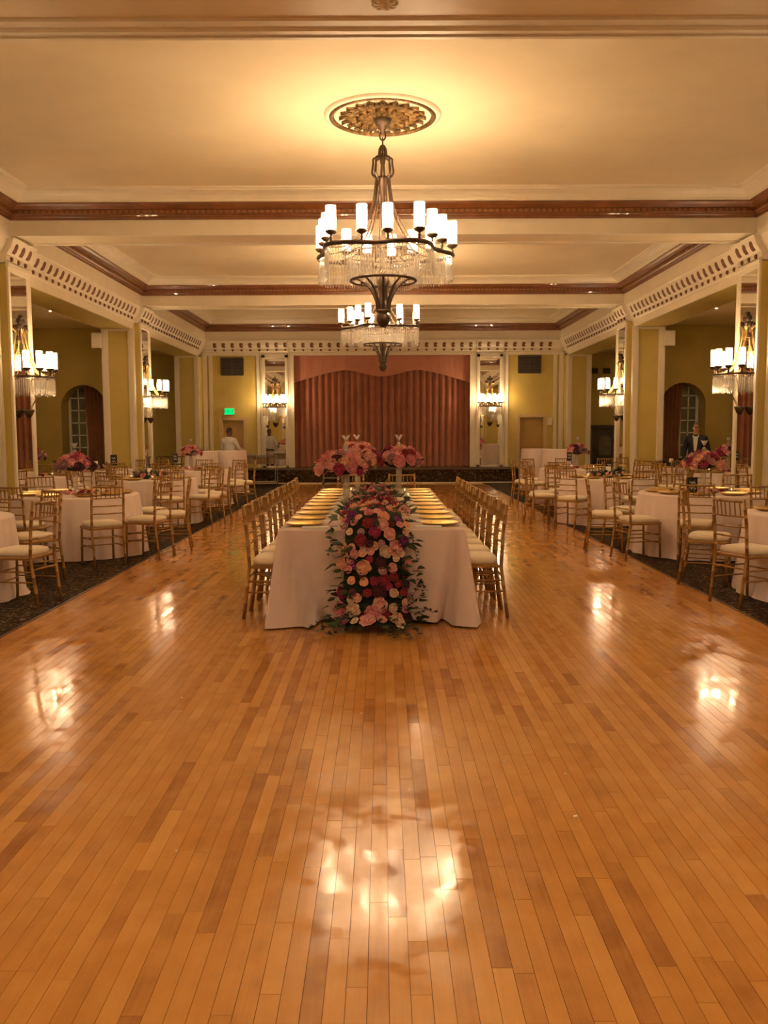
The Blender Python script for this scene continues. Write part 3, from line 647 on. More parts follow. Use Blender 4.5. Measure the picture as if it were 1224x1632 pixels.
    MB().lathe([(0.64, 0.0), (0.635, -0.02), (0.60, -0.035), (0.585, -0.03), (0.58, 0)], 48).build('outer_ring', 'trim', m, True)
    MB().lathe([(0.585, 0), (0.58, -0.035), (0.56, -0.045), (0.535, -0.035), (0.53, 0)], 48).build('gilt_ring', 'gilt', m, True)
    MB().lathe([(0.53, 0.0), (0.53, -0.012), (0.0, -0.012)], 48).build('backing', 'trim', m)
    lf = MB()
    for s_ in (-1, 1):
        for k_ in range(4):
            pass
    prof = [(0.12, 0.035, -0.02), (0.2, 0.06, -0.045), (0.28, 0.035, -0.03), (0.34, 0.07, -0.05), (0.42, 0.04, -0.035), (0.475, 0.005, -0.055)]
    vs_ = []
    for rr, wd, zz in prof: vs_ += [(rr, -wd, -0.012), (rr, -wd * 0.4, zz), (rr, 0, zz * 0.6 - 0.01), (rr, wd * 0.4, zz), (rr, wd, -0.012)]
    lf.add(vs_, [(i * 5 + j, i * 5 + j + 1, (i + 1) * 5 + j + 1, (i + 1) * 5 + j) for i in range(5) for j in range(4)])
    lm = lf.mesh('acanthus_leaf', 'gilt')
    for i in range(20): ob('acanthus_leaf', lm, m, (0, 0, 0), (0, 0, 2 * PI * i / 20))
    for i in range(16): ob('acanthus_leaf', lm, m, (0, 0, -0.012), (0, 0, 2 * PI * (i + 0.4) / 16), (0.62, 0.62, 1.0))
    sc = MB()
    sc.tube([(0.40 + 0.035 * math.cos(a) * (1 - a / 14), 0.035 * math.sin(a) * (1 - a / 14), -0.045) for a in [k * 0.7 for k in range(16)]], 0.008, 5)
    sm = sc.mesh('scroll', 'gilt', True)
    for i in range(20): ob('scroll', sm, m, (0, 0, 0), (0, 0, 2 * PI * (i + 0.5) / 20))
    return t
make_chandelier(9.93, 'large crystal chandelier hanging above the long table', 0.18)
make_chandelier(16.97, 'smaller-looking crystal chandelier hanging farther down the hall', 0.6)

def make_sconce(label):                                  # local: wall at x=0, projecting +x, ring height z=0
    t = thing('wall_sconce', label, 'wall sconce', (0, 0, 0), 0, 'crystal wall sconces')
    R, PX = 0.36, 0.12
    def rp(a, r=R): return (max(0.015, PX + r * math.cos(a)), r * math.sin(a))
    half = [rp(-PI / 2 - 0.35 + (PI + 0.7) * i / 30) for i in range(31)]
    MB().tube([(x, y, 0) for x, y in half], 0.014, 8).build('half_ring', 'bronze', t, True)
    crystal_rods([(x, y, -0.01) for x, y in [rp(-PI / 2 - 0.3 + (PI + 0.6) * i / 43) for i in range(44)]], 0.27, 9, 0.009).build('crystal_fringe', 'crystal', t)['kind'] = 'stuff'
    crystal_rods([(x, y, -0.01) for x, y in [rp(-PI / 2 + PI * i / 19, 0.22) for i in range(20)]], 0.22, 10, 0.008).build('inner_crystal_fringe', 'crystal', t)['kind'] = 'stuff'
    for i in range(6):
        x, y = rp(-1.3 + 2.6 * i / 5); add_lamp(t, (x, y, 0.112), LSC)
    for s_ in (-1, 1):
        for k, (y0, x0) in enumerate(((0.30, 0.30), (0.13, 0.44))):
            MB().tube(smooth_path([(x0, s_ * y0, 0.01), (x0 * 0.62, s_ * y0 * 0.75, 0.05), (x0 * 0.36, s_ * y0 * 0.45, 0.25), (0.07, s_ * (0.05 + 0.03 * k), 0.52), (0.05, s_ * (0.03 + 0.05 * k), 0.66), (0.08, s_ * (0.07 + 0.06 * k), 0.72)]), 0.010, 6).build('curved_rod', 'brass', t, True)
    MB().box(0.0, 0.03, -0.10, 0.10, 0.55, 0.62).build('back_plate', 'bronze', t)
    o = MB()
    for a, b_, c_ in ((0, 0.80, 0.075), (-0.11, 0.74, 0.05), (0.11, 0.74, 0.05), (-0.06, 0.84, 0.045), (0.06, 0.84, 0.045), (0, 0.90, 0.04)):
        o.ellipsoid((0.03, a, b_), (0.03, c_ * 0.7, c_), 8, 5)
    o.tube([(0.02, 0, 0.55), (0.02, 0, 0.80)], 0.02, 6)
    o.build('leaf_crest', 'bronze', t, True)
    for y in (-0.26, 0, 0.26):
        MB().tube([(0.26 if y else 0.40, y, -0.02), (0.09, y * 0.25, -0.50)], 0.005, 5).build('lower_chain', 'gilt', t)
    MB().lathe([(0, -0.62), (0.03, -0.60), (0.05, -0.57), (0.085, -0.50), (0.075, -0.48), (0, -0.48)], 12, (0.09, 0, 0)).build('lower_finial', 'bronze', t, True)
    MB().tube([(0.0, 0, -0.49), (0.09, 0, -0.49)], 0.012, 6).build('finial_bracket', 'bronze', t)
    return t
sc0 = make_sconce('crystal sconce on the nearest visible left mirror pier')
sc0.location = (XC - HW + 0.0, 13.46, 2.36)
dup(sc0, (XC + HW - 0.0, 13.46, 2.36), PI, 'crystal sconce on the nearest visible right mirror pier')
dup(sc0, (XC - HW + 0.0, 20.51, 2.36), 0, 'crystal sconce on the second left mirror pier')
dup(sc0, (XC + HW - 0.0, 20.51, 2.36), PI, 'crystal sconce on the second right mirror pier')
dup(sc0, (XC - 0.02 - 3.33, YW - 0.07, 2.31), -PI / 2, 'crystal sconce on the mirror left of the stage curtain')
dup(sc0, (XC - 0.02 + 3.33, YW - 0.07, 2.31), -PI / 2, 'crystal sconce on the mirror right of the stage curtain')
for yp, w_ in ((6.4, 'beside the camera'), (-0.65, 'behind the camera')):
    for sx, nm in ((-1, 'left'), (1, 'right')): dup(sc0, (XC + sx * HW, yp + 0.01, 2.36), 0 if sx < 0 else PI, 'crystal sconce on the %s mirror pier %s' % (nm, w_))
# aisle downlights, then added fill lights in the near soffit
def downlight(x, y, z, label, m, group, r=0.042):
    t = thing('downlight', label, 'ceiling light', (x, y, z), 0, group)
    MB().lathe([(r, -0.001), (r + 0.03, -0.012), (r + 0.035, 0.0)], 20).build('bezel', 'trim', t, True)
    MB().lathe([(r, -0.003), (0.0, -0.003)], 20).build('lens', m, t)
for sx, nm in ((-1, 'left'), (1, 'right')):
    for y in (9.9, 17.6, 24.4): downlight(XC + sx * (6.75 if y == 17.6 else 7.35), y + (0.55 if y == 17.6 else 0), ZA, 'small recessed downlight in the %s aisle ceiling, %s bay' % (nm, {9.9: 'nearest', 17.6: 'middle', 24.4: 'farthest'}[y]), 'downlight', 'aisle downlights')
for x in (-3.4, -1.1, 1.2, 3.5):
    for y in (-4.5, -1.0, 2.6): downlight(x, y, ZB, 'added fill light in the near soffit, row %s, %s' % ({-4.5: 'rear', -1.0: 'middle', 2.6: 'front'}[y], {-3.4: 'far left', -1.1: 'left', 1.2: 'right', 3.5: 'far right'}[x]), 'rear_fill', 'soffit fill lights', 0.09)  # fill lamps added out of frame to brighten the foreground floor

# ------------------------------------------------------------------ furniture: chairs
def face(dx, dy): return math.atan2(-dx, dy)
def node_tube(ps, r, nodes, n=7):                        # bamboo-like turned stick: straight pieces with small rings
    out, rr = [], []
    ps = [Vector(p) for p in ps]
    for i in range(len(ps) - 1):
        a, b = ps[i], ps[i + 1]; ts = [(0, r)]
        for t in nodes:
            ts += [(t - 0.012, r), (t, r * 1.3), (t + 0.012, r)]
        for t, q_ in ts: out.append(a.lerp(b, t)); rr.append(q_)
    out.append(ps[-1]); rr.append(r * 0.9)
    return MB().tube(out, rr, n)
def make_chair():
    t = thing('chiavari_chair', '', 'chair', (0, 0, 0), 0, 'gold chiavari chairs')
    G = 'chair_gold'
    MB().bbox(-0.198, 0.198, -0.185, 0.20, 0.415, 0.445, 0.012).build('seat_frame', G, t)
    q = MB(); vs_ = []; n = 20                          # puffed cushion
    def sq(a, w_, h_): 
        c, s = math.cos(a), math.sin(a); e = 0.35
        return (w_ * math.copysign(abs(c) ** e, c), h_ * math.copysign(abs(s) ** e, s) + 0.008)
    for sc_, z in ((0.93, 0.445), (0.99, 0.455), (1.0, 0.478), (0.95, 0.494), (0.80, 0.503), (0.4, 0.508)):
        for k in range(n): x, y = sq(2 * PI * k / n, 0.192, 0.188); vs_.append((x * sc_, y * sc_, z))
    f = [(i * n + k, i * n + (k + 1) % n, (i + 1) * n + (k + 1) % n, (i + 1) * n + k) for i in range(5) for k in range(n)] + [tuple(5 * n + k for k in range(n))]
    q.add(vs_, f).build('seat_cushion', 'cushion', t, True)
    for s in (-1, 1):
        node_tube([(s * 0.175, -0.255, 0), (s * 0.182, -0.20, 0.43), (s * 0.182, -0.215, 0.70), (s * 0.178, -0.245, 0.925)], 0.0145, (0.3, 0.62)).build('back_leg', G, t, True)
        node_tube([(s * 0.185, 0.19, 0), (s * 0.18, 0.175, 0.43)], 0.0135, (0.45, 0.62, 0.9)).build('front_leg', G, t, True)
        for z, k in ((0.22, 0), (0.31, 1)):
            node_tube([(s * 0.178, -0.232 + 0.01 * k, z), (s * 0.182, 0.182, z)], 0.0075, (0.33, 0.66), 6).build('side_stretcher', G, t, True)
    for z in (0.20, 0.29): node_tube([(-0.182, 0.182, z), (0.182, 0.182, z)], 0.0075, (0.33, 0.66), 6).build('front_stretcher', G, t, True)
    node_tube([(-0.178, -0.22, 0.33), (0.178, -0.22, 0.33)], 0.0075, (0.33, 0.66), 6).build('back_stretcher', G, t, True)
    def by(z): return -0.215 - (z - 0.70) * 0.133 if z > 0.7 else -0.20 - (z - 0.43) * 0.055
    for z, r in ((0.905, 0.012), (0.775, 0.008), (0.685, 0.008), (0.60, 0.008)):
        node_tube([(-0.18, by(z), z), (0.0, by(z) - 0.022, z), (0.18, by(z), z)], r, (0.5,), 6).build('top_rail' if z > 0.9 else 'back_rail', G, t, True)
    for i in range(6):
        x = -0.13 + 0.052 * i; c = 0.02 * (1 - abs(x) / 0.18)
        MB().tube([(x, by(0.775) - c, 0.775), (x, by(0.905) - c, 0.905)], 0.0065, 6, False).build('spindle', G, t, True)
    return t
chair0 = make_chair(); used = [False]
def place_chair(x, y, rz, label, group, z=0.0):
    if not used[0]:
        used[0] = True; KIDS[chair0.name] = [(c, []) for c in bpy.data.objects if c.parent == chair0]
        chair0.location = (x, y, z); chair0.rotation_euler = (0, 0, rz); chair0['label'] = label; chair0['group'] = group
    else: dup(chair0, (x, y, z), rz, label, group)

# ------------------------------------------------------------------ flowers and leaves
def flower_mesh(kind, col):
    rnd = random.Random(hash(kind + col) % 1000 if False else len(kind) * 31 + len(col) * 7 + ord(col[0])); q = MB()
    layers = {'peony': ((7, 1.0, 0.25, 0.62), (6, 0.78, 0.55, 0.55), (5, 0.52, 0.78, 0.45), (3, 0.28, 0.9, 0.35)),
              'rose': ((5, 0.95, 0.35, 0.8), (5, 0.70, 0.65, 0.75), (4, 0.45, 0.85, 0.6), (3, 0.22, 0.95, 0.4)),
              'small': ((5, 1.0, 0.3, 0.8), (4, 0.5, 0.7, 0.7))}[kind]
    for n, R, h, wd in layers:
        o = rnd.random() * 6
        for k in range(n):
            a = o + 2 * PI * k / n + rnd.uniform(-0.1, 0.1); ca, sa = math.cos(a), math.sin(a); r1 = R * rnd.uniform(0.9, 1.08); hh = h * rnd.uniform(0.9, 1.1)
            vs_ = []
            for t_, rr, zz, w_ in ((0, 0.08, 0.0, 0.25), (0.5, 0.75, 0.45, 0.95), (1, 1.0, 1.0, 0.7)):
                for sd in (-1, 0, 1):
                    u_ = rr * r1 * (1.0 - 0.12 * abs(sd)); v_ = sd * w_ * wd * 0.75 * max(R, 0.35)
                    zc = zz * hh * 0.95 + (0.10 * abs(sd) * (1 if t_ else 0)) + (rnd.uniform(-0.07, 0.07) if t_ == 1 else 0)
                    vs_.append((u_ * ca - v_ * sa, u_ * sa + v_ * ca, zc))
            q.add(vs_, [(i * 3 + j, i * 3 + j + 1, i * 3 + j + 4, i * 3 + j + 3) for i in (0, 1) for j in (0, 1)])
    q.ellipsoid((0, 0, 0.2), (0.5, 0.5, 0.3), 6, 3)
    return q.mesh(kind, 'fl_' + col)
FM = {}
def flower(kind, col, parent, loc, nrm, r):
    key = (kind, col)
    if key not in FM: FM[key] = flower_mesh(kind, col)
    nv = Vector(nrm).normalized(); o = ob(kind if kind != 'small' else 'blossom', FM[key], parent, loc, None, r)
    o.rotation_mode = 'QUATERNION'; o.rotation_quaternion = nv.to_track_quat('Z', 'Y') @ Matrix.Rotation(random.random() * 6, 3, 'Z').to_quaternion()
    return o
def leaf_mesh(m, ivy=True):
    pts = [(0, 0), (0.32, 0.12), (0.5, 0.35), (0.3, 0.5), (0.28, 0.75), (0, 1.15), (-0.28, 0.75), (-0.3, 0.5), (-0.5, 0.35), (-0.32, 0.12)] if ivy else [(0, 0), (0.22, 0.25), (0.3, 0.5), (0.2, 0.8), (0, 1.1), (-0.2, 0.8), (-0.3, 0.5), (-0.22, 0.25)]
    vs_ = [(0, 0.45, 0.0)] + [(x, y, 0.10 * abs(x) * 2 - 0.06 * y) for x, y in pts]; n = len(pts)
    q = MB().add(vs_, [(0, 1 + i, 1 + (i + 1) % n) for i in range(n)])
    q.add([(x, y, z - 0.03) for x, y, z in vs_], [(0, 1 + (i + 1) % n, 1 + i) for i in range(n)])
    q.f += [(1 + i, 1 + (i + 1) % n, n + 2 + (i + 1) % n, n + 2 + i) for i in range(n)]
    return q.mesh('leaf', m)
LM = [leaf_mesh('leaf'), leaf_mesh('leaf_dark'), leaf_mesh('leaf', False), leaf_mesh('leaf_dark', False), leaf_mesh('leaf_grey', False)]
def leaf(parent, loc, direction, r, which=None):
    d = Vector(direction).normalized(); o = ob('leaf', LM[which if which is not None else random.randrange(5)], parent, loc, None, r)
    o.rotation_mode = 'QUATERNION'; o.rotation_quaternion = d.to_track_quat('Y', 'Z') @ Matrix.Rotation(random.uniform(-0.7, 0.7), 3, 'Y').to_quaternion()
def sprig(parent, pts, m='leaf_dark', r=0.018, n=9):
    ps = smooth_path(pts, 6); q = MB().tube(ps, 0.002, 4)
    for i in range(n):
        P_ = ps[int((i + 1) * (len(ps) - 1) / n)]
        for s in (-1, 1):
            d = Vector((random.uniform(-1, 1), random.uniform(-1, 1), random.uniform(-0.3, 0.9))).normalized(); e = d.cross(Vector((0.3, 0.4, 0.85))).normalized()
            a = P_ + d * 0.004; rr = r * random.uniform(0.7, 1.2)
            q.add([a, a + d * rr * 0.6 + e * rr * 0.55, a + d * rr * 1.4, a + d * rr * 0.6 - e * rr * 0.55], [(0, 1, 2, 3)])
    return q.build('sprig', m, parent)
PAL = ['blush'] * 5 + ['peach'] * 4 + ['pink'] * 4 + ['red'] * 4 + ['magenta'] * 3 + ['burgundy'] * 4 + ['mauve'] * 2 + ['cream'] * 2 + ['purple']
PINKS = ['blush'] * 4 + ['pink'] * 6 + ['peach'] * 1 + ['magenta'] * 2 + ['red'] * 1 + ['mauve'] * 2 + ['burgundy'] * 2
def tall_vase(x, y, z0, ztop, label, group):
    t = thing('glass_vase', label, 'vase', (x, y, z0), 0, group); H_ = ztop - z0
    MB().lathe([(0, 0), (0.055, 0), (0.06, 0.012), (0.036, 0.03), (0.034, 0.06), (0.030, H_ - 0.12), (0.014, H_ - 0.09), (0.0, H_ - 0.08)], 12).build('glass_column', 'clear_glass', t, True)
    q = MB()
    for k in range(6):
        a = 2 * PI * k / 6; c, s = math.cos(a), math.sin(a); e = 0.5236
        q.add([(0.008 * c, 0.008 * s, H_ - 0.075), (0.030 * math.cos(a - e), 0.030 * math.sin(a - e), H_ - 0.035), (0.045 * c, 0.045 * s, H_ - 0.005), (0.030 * math.cos(a + e), 0.030 * math.sin(a + e), H_ - 0.035), (0.02 * c, 0.02 * s, H_ - 0.02)],
              [(0, 1, 4), (1, 2, 4), (2, 3, 4), (3, 0, 4), (0, 3, 2, 1)])
    q.build('crystal_cup', 'chalk_glass', t)
    MB().lathe([(0, 0.0), (0.018, 0.0), (0.018, 0.02), (0.0, 0.022)], 10, (0, 0, H_ - 0.055)).build('tealight', 'candle', t)
    return t
def floral_disc(x, y, z, R, hgt, label, group, n=34, pal=PINKS, leaves=14, fr=0.058):
    t = thing('flower_arrangement', label, 'flowers', (x, y, z), 0, group)
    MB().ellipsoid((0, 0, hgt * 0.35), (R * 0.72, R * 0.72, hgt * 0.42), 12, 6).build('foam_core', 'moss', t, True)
    for i in range(n):
        a = i * 2.39996; rr = math.sqrt((i + 0.5) / n); e = rr * rr
        rad = R * (0.25 + 0.72 * rr) - 0.03; zz = hgt * (0.80 - 0.62 * e) + random.uniform(-0.012, 0.012)
        nx = (math.cos(a) * (0.25 + 1.2 * e), math.sin(a) * (0.25 + 1.2 * e), 1.05 - 0.95 * e)
        flower(random.choice(['peony', 'peony', 'rose']), random.choice(pal), t, (rad * math.cos(a), rad * math.sin(a), zz), nx, fr * random.uniform(0.8, 1.2))
    for i in range(leaves):
        a = random.random() * 2 * PI; leaf(t, (R * 0.8 * math.cos(a), R * 0.8 * math.sin(a), hgt * random.uniform(0.1, 0.6)), (math.cos(a), math.sin(a), random.uniform(-0.5, 0.7)), random.uniform(0.05, 0.08), random.choice([0, 1, 3]))
    return t
def votive(x, y, z, label, group):
    t = thing('votive_candle', label, 'candle', (x, y, z), 0, group)
    MB().lathe([(0, 0), (0.026, 0), (0.032, 0.065), (0.030, 0.065), (0.024, 0.004), (0, 0.004)], 10).build('glass_cup', 'clear_glass', t, True)
    MB().lathe([(0, 0.005), (0.022, 0.005), (0.024, 0.03), (0, 0.03)], 8).build('wax', 'candle', t)
    MB().lathe([(0, 0.03), (0.005, 0.038), (0.003, 0.05), (0, 0.056)], 6).build('flame', 'flame', t)

# ------------------------------------------------------------------ chargers and place settings
charger_me = MB().lathe([(0, 0.0), (0.10, 0.0), (0.118, 0.006), (0.158, 0.024), (0.165, 0.028), (0.160, 0.031), (0.118, 0.013), (0.10, 0.006), (0, 0.006)], 28).mesh('charger_plate', 'charger', True)
def charger(x, y, z, label, group): return tag(ob('charger_plate', charger_me, None, (x, y, z)), label, 'plate', group)
nm_ = MB(); nm_.bbox(-0.11, 0.11, -0.042, 0.042, 0.0, 0.008, 0.004); nm_.bbox(-0.108, 0.106, -0.04, 0.036, 0.008, 0.015, 0.004)
napkin_me = nm_.mesh('folded_napkin', 'napkin')
kn = MB(); kn.bbox(-0.10, 0.02, -0.005, 0.005, 0, 0.004, 0.0015); kn.bbox(0.02, 0.11, -0.008, 0.007, 0.0005, 0.003, 0.001)
knife_me = kn.mesh('table_knife', 'silver')
fk = MB(); fk.bbox(-0.10, 0.04, -0.004, 0.004, 0, 0.004, 0.0015); fk.bbox(0.04, 0.055, -0.011, 0.011, 0.001, 0.004, 0.001)
for i in range(4): fk.bbox(0.055, 0.10, -0.011 + i * 0.0064, -0.008 + i * 0.0064, 0.002, 0.004, 0.0005)
fork_me = fk.mesh('table_fork', 'silver')

# ------------------------------------------------------------------ long head table
TX0, TX1, TY0, TY1, TH = -0.82, 0.65, 6.85, 11.92, 0.745
TCX = (TX0 + TX1) / 2
lt = thing('banquet_table', 'long rectangular banquet table under the floor-length cloth', 'table', (TCX, 6.85, 0))
MB().box(TX0 - TCX + 0.03, TX1 - TCX - 0.03, 0.17, 5.04, 0.69, 0.73).build('table_top', 'table_wood', lt)
for yy in (0.25, 2.5, 4.8):
    for xx in (-0.55, 0.55): MB().tube([(xx, yy, 0), (xx, yy, 0.69)], 0.02).build('leg', 'steel', lt)
def rect_cloth():
    per = []; nside = 60
    def edge(a, b, n): return [(a[0] + (b[0] - a[0]) * i / n, a[1] + (b[1] - a[1]) * i / n) for i in range(n)]
    x0, x1, y0, y1 = TX0, TX1, TY0, TY1
    pts = edge((x0, y0), (x1, y0), 150) + edge((x1, y0), (x1, y1), 120) + edge((x1, y1), (x0, y1), 40) + edge((x0, y1), (x0, y0), 120)
    n = len(pts); cx, cy = (x0 + x1) / 2, (y0 + y1) / 2
    rows = [(0.0, 0.0), (0.012, 0.03), (0.03, 0.08), (0.07, 0.15), (0.2, 0.3), (0.4, 0.5), (0.6, 0.68), (0.8, 0.85), (1.0, 1.0)]
    vs_ = []
    def outward(i, x, y):
        if i < 150: n_ = (0, -1); s = (x - x0); L = x1 - x0
        elif i < 270: n_ = (1, 0); s = (y - y0); L = y1 - y0
        elif i < 310: n_ = (0, 1); s = (x1 - x); L = x1 - x0
        else: n_ = (-1, 0); s = (y1 - y); L = y1 - y0
        return n_, s, L
    for drop, wv in rows:
        for i, (x, y) in enumerate(pts):
            (nx, ny), s, L = outward(i, x, y)
            cw = math.exp(-(s / 0.16) ** 2) + math.exp(-((L - s) / 0.16) ** 2)              # corner weight
            cs = [-1 if s < L / 2 else 1][0]
            amp = 0.018 * math.sin(s * 9 + i * 0.01) + 0.012 * math.sin(s * 21 + 1)
            o = drop * (0.02 + amp * (1 - min(1, cw)) * 0.8 + 0.10 * cw)
            tx, ty = (1, 0) if nx == 0 else (0, 1)
            sgn = (-1 if s < L / 2 else 1)
            if i >= 270: sgn = -sgn
            if nx == 0: ox, oy = sgn * 0.085 * cw * drop, ny * o
            else: ox, oy = nx * o, sgn * 0.05 * cw * drop
            # folds on the front panel: swag at the left corner, box fold on the right
            if i < 150:
                sg = lambda v, k_: 1 / (1 + math.exp(max(-40, min(40, -v / k_))))
                c1 = 0.05 + 0.25 * drop ** 1.5; c2 = L - 0.05 - 0.11 * drop
                oy -= 0.12 * drop ** 0.8 * sg(c1 - s, 0.005) - 0.13 * drop * math.exp(-((s - c1 - 0.05) / 0.04) ** 2)
                oy -= 0.05 * drop * math.exp(-((s - c1 + 0.05) / 0.025) ** 2)
                oy -= 0.10 * drop ** 0.8 * sg(s - c2, 0.005) - 0.13 * drop * math.exp(-((s - c2 + 0.04) / 0.03) ** 2)
                oy -= 0.05 * min(1, drop * 2.5) * sg(s - 0.98, 0.006) * sg(c2 - 0.05 - s, 0.006)
                oy -= 0.02 * drop * math.exp(-((s - 0.55) / 0.15) ** 2)
            z = TH - drop * (TH - 0.012) + 0.0
            if drop == 1.0 and i < 150: z += 0.03 * math.exp(-((s - 0.95) / 0.22) ** 2)
            if drop == 0.0: k_ = 0.997; vs_.append((cx + (x - cx) * k_, cy + (y - cy) * 0.999, TH))
            else: vs_.append((x + ox, y + oy, z))
    m = len(rows); f = [(r_ * n + i, (r_ + 1) * n + i, (r_ + 1) * n + (i + 1) % n, r_ * n + (i + 1) % n) for r_ in range(m - 1) for i in range(n)]
    f.append(tuple(range(n)))
    return MB().add(vs_, f)
tag(rect_cloth().build('tablecloth', 'linen', None, True), 'floor-length blush linen cloth on the long table', 'tablecloth')
NCH = 10
for sd, nm in ((-1, 'left'), (1, 'right')):
    for i in range(NCH):
        Y = 7.20 + i * 0.468
        Xo = (TX0 - 0.05) if sd < 0 else (TX1 + 0.10)
        lab = 'gold chair on the %s side of the long table, %s from the front' % (nm, ORD[i])
        place_chair(Xo + random.uniform(-0.012, 0.012), Y, face(-sd, 0) + random.uniform(-0.04, 0.04), lab, 'chairs along the long table')
        cxp = TX0 + 0.185 if sd < 0 else TX1 - 0.185
        charger(cxp, Y - 0.06, TH + 0.002, 'gold charger plate on the %s side of the long table, %s from the front' % (nm, ORD[i]), 'gold chargers on the long table')
        o = ob('folded_napkin', napkin_me, None, (cxp + (0.10 if sd < 0 else -0.10), Y - 0.235, TH + 0.002), (0, 0, random.uniform(-0.06, 0.06)))
        tag(o, 'folded white napkin on the %s side of the long table, %s from the front' % (nm, ORD[i]), 'napkin', 'napkins on the long table')
        for me, ny, dy in ((knife_me, 'knife', -0.185), (fork_me, 'fork', 0.18)):
            o = ob('table_' + ny, me, None, (cxp + (-0.05 if sd < 0 else 0.05), Y + dy, TH + 0.002), (0, 0, 0 if sd < 0 else PI))
            tag(o, 'silver %s on the %s side of the long table, %s from the front' % (ny, nm, ORD[i]), ny, 'cutlery on the long table')
for X, nm in ((TCX - 0.36, 'left'), (TCX + 0.36, 'right')):
    place_chair(X, 12.16, face(0, -1), 'gold chair at the far end of the long table, %s one' % nm, 'chairs along the long table')
# tall vases with flower discs on the long table
for k, (X, Y, w_) in enumerate(((-0.355, 8.65, 'nearest left'), (-0.30, 10.5, 'farther left'), (0.18, 9.5, 'right-hand'))):
    tall_vase(X, Y, TH + 0.002, 1.49, 'tall clear glass candle column on the long table, %s one' % w_, 'tall columns on the long table')
    floral_disc(X + (-0.06 if k == 0 else 0.0), Y, (1.10, 1.17, 1.14)[k], 0.27, 0.22, 'round pink and red flower cluster around the %s tall column' % w_, 'flower clusters on the long table', 40, PAL[:20] + PINKS, 14, 0.068)
cd = thing('pillar_candle', 'white pillar candle amid the garland on the long table', 'candle', (0.17, 8.55, TH + 0.002))
MB().lathe([(0, 0), (0.04, 0), (0.04, 0.12), (0.035, 0.125), (0, 0.12)], 16).build('wax', 'candle', cd, True); MB().tube([(0, 0, 0.12), (0, 0, 0.132)], 0.002, 5).build('wick', 'black', cd)
for i, (X, Y) in enumerate(((-0.42, 7.6), (0.30, 8.2), (-0.42, 9.4), (0.30, 10.2), (0.28, 11.0), (-0.40, 11.2))):
    votive(X, Y, TH + 0.002, 'small glass votive beside the long table garland, %s from the front' % ORD[i], 'votives on the long table')
# garland: along the table, over the front edge, down to the floor
ga = thing('flower_garland', 'rose and peony garland cascading over the front of the long table', 'garland', (-0.06, 6.74, 0))
GY = 6.74
def gpath(s):                                            # s 0..1 : (centre y, z, normal(y,z), half width, mound)
    if s < 0.52:
        t = s / 0.52; y = 11.5 - t * (11.5 - 6.92); return y, TH, (0.0, 1.0), 0.23 + 0.06 * t, 0.13 + 0.10 * t * t
    if s < 0.58:
        t = (s - 0.52) / 0.06; a = t * PI / 2; return 6.92 - 0.13 * math.sin(a), TH - 0.13 * (1 - math.cos(a)) + 0.02, (-math.sin(a), math.cos(a)), 0.27, 0.19
    if s < 0.90:
        t = (s - 0.58) / 0.32; return 6.76 - 0.06 * t, 0.63 - t * 0.55, (-1.0, 0.15), 0.26 + 0.05 * t, 0.11 + 0.06 * t
    t = (s - 0.90) / 0.10; return 6.68 - 0.20 * t, 0.05 - 0.03 * t, (-0.5, 0.9), 0.30 - 0.04 * t, 0.10
core = MB(); vs_ = []; NS = 60; NK = 9
for i in range(NS + 1):
    y, z, (ny, nz), hw, mo = gpath(i / NS)
    l = math.hypot(ny, nz); ny, nz = ny / l, nz / l
    for k in range(NK):
        u_ = -1 + 2 * k / (NK - 1); h_ = mo * 0.55 * math.sqrt(max(0, 1 - u_ * u_)) * random.uniform(0.8, 1.15)
        vs_.append((u_ * hw * 0.86, y - GY + ny * h_, max(0.004, z + nz * h_)))
core.add(vs_, [(i * NK + k, i * NK + k + 1, (i + 1) * NK + k + 1, (i + 1) * NK + k) for i in range(NS) for k in range(NK - 1)])
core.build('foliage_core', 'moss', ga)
cent = []
def gspot(s, u_):
    y, z, (ny, nz), hw, mo = gpath(s); l = math.hypot(ny, nz); ny, nz = ny / l, nz / l
    h_ = mo * 0.8 * math.sqrt(max(0.0, 1 - u_ * u_))
    return Vector((u_ * hw, y - GY + ny * h_, max(0.03, z + nz * h_))), Vector((u_ * 0.8, ny, nz))
tries = 0
while len(cent) < 285 and tries < 6000:
    tries += 1
    s = random.random() ** 0.75 if random.random() < 0.72 else random.uniform(0.46, 0.62)
    u_ = random.uniform(-0.92, 0.92)
    big = s > 0.42
    r = random.choice([0.032, 0.036, 0.042, 0.052, 0.064]) if big else random.choice([0.026, 0.032, 0.04])
    P_, N_ = gspot(s, u_)
    if any((P_ - c).length < 0.66 * (r + rr) for c, rr in cent): continue
    cent.append((P_, r))
    pal = PAL if big else ['pink', 'mauve', 'burgundy', 'red', 'blush', 'burgundy', 'mauve']
    flower('small' if r < 0.037 else ('peony' if r > 0.05 else 'rose'), random.choice(pal), ga, P_, N_, r)
for i in range(290):
    s = random.random() ** 0.8; u_ = random.choice([-1, 1]) * random.uniform(0.5, 1.2) if random.random() < 0.78 else random.uniform(-0.6, 0.6)
    P_, N_ = gspot(s, max(-0.95, min(0.95, u_))); d = Vector((u_ * random.uniform(0.3, 1.2), random.uniform(-0.6, 0.6), random.uniform(-0.7, 0.5))) + N_ * random.uniform(0.1, 0.6)
    P_.x = u_ * gpath(s)[3]
    r = random.uniform(0.05, 0.085)
    if P_.z < 0.08 and d.z < 0: d.z = 0.1
    leaf(ga, P_, d, r)
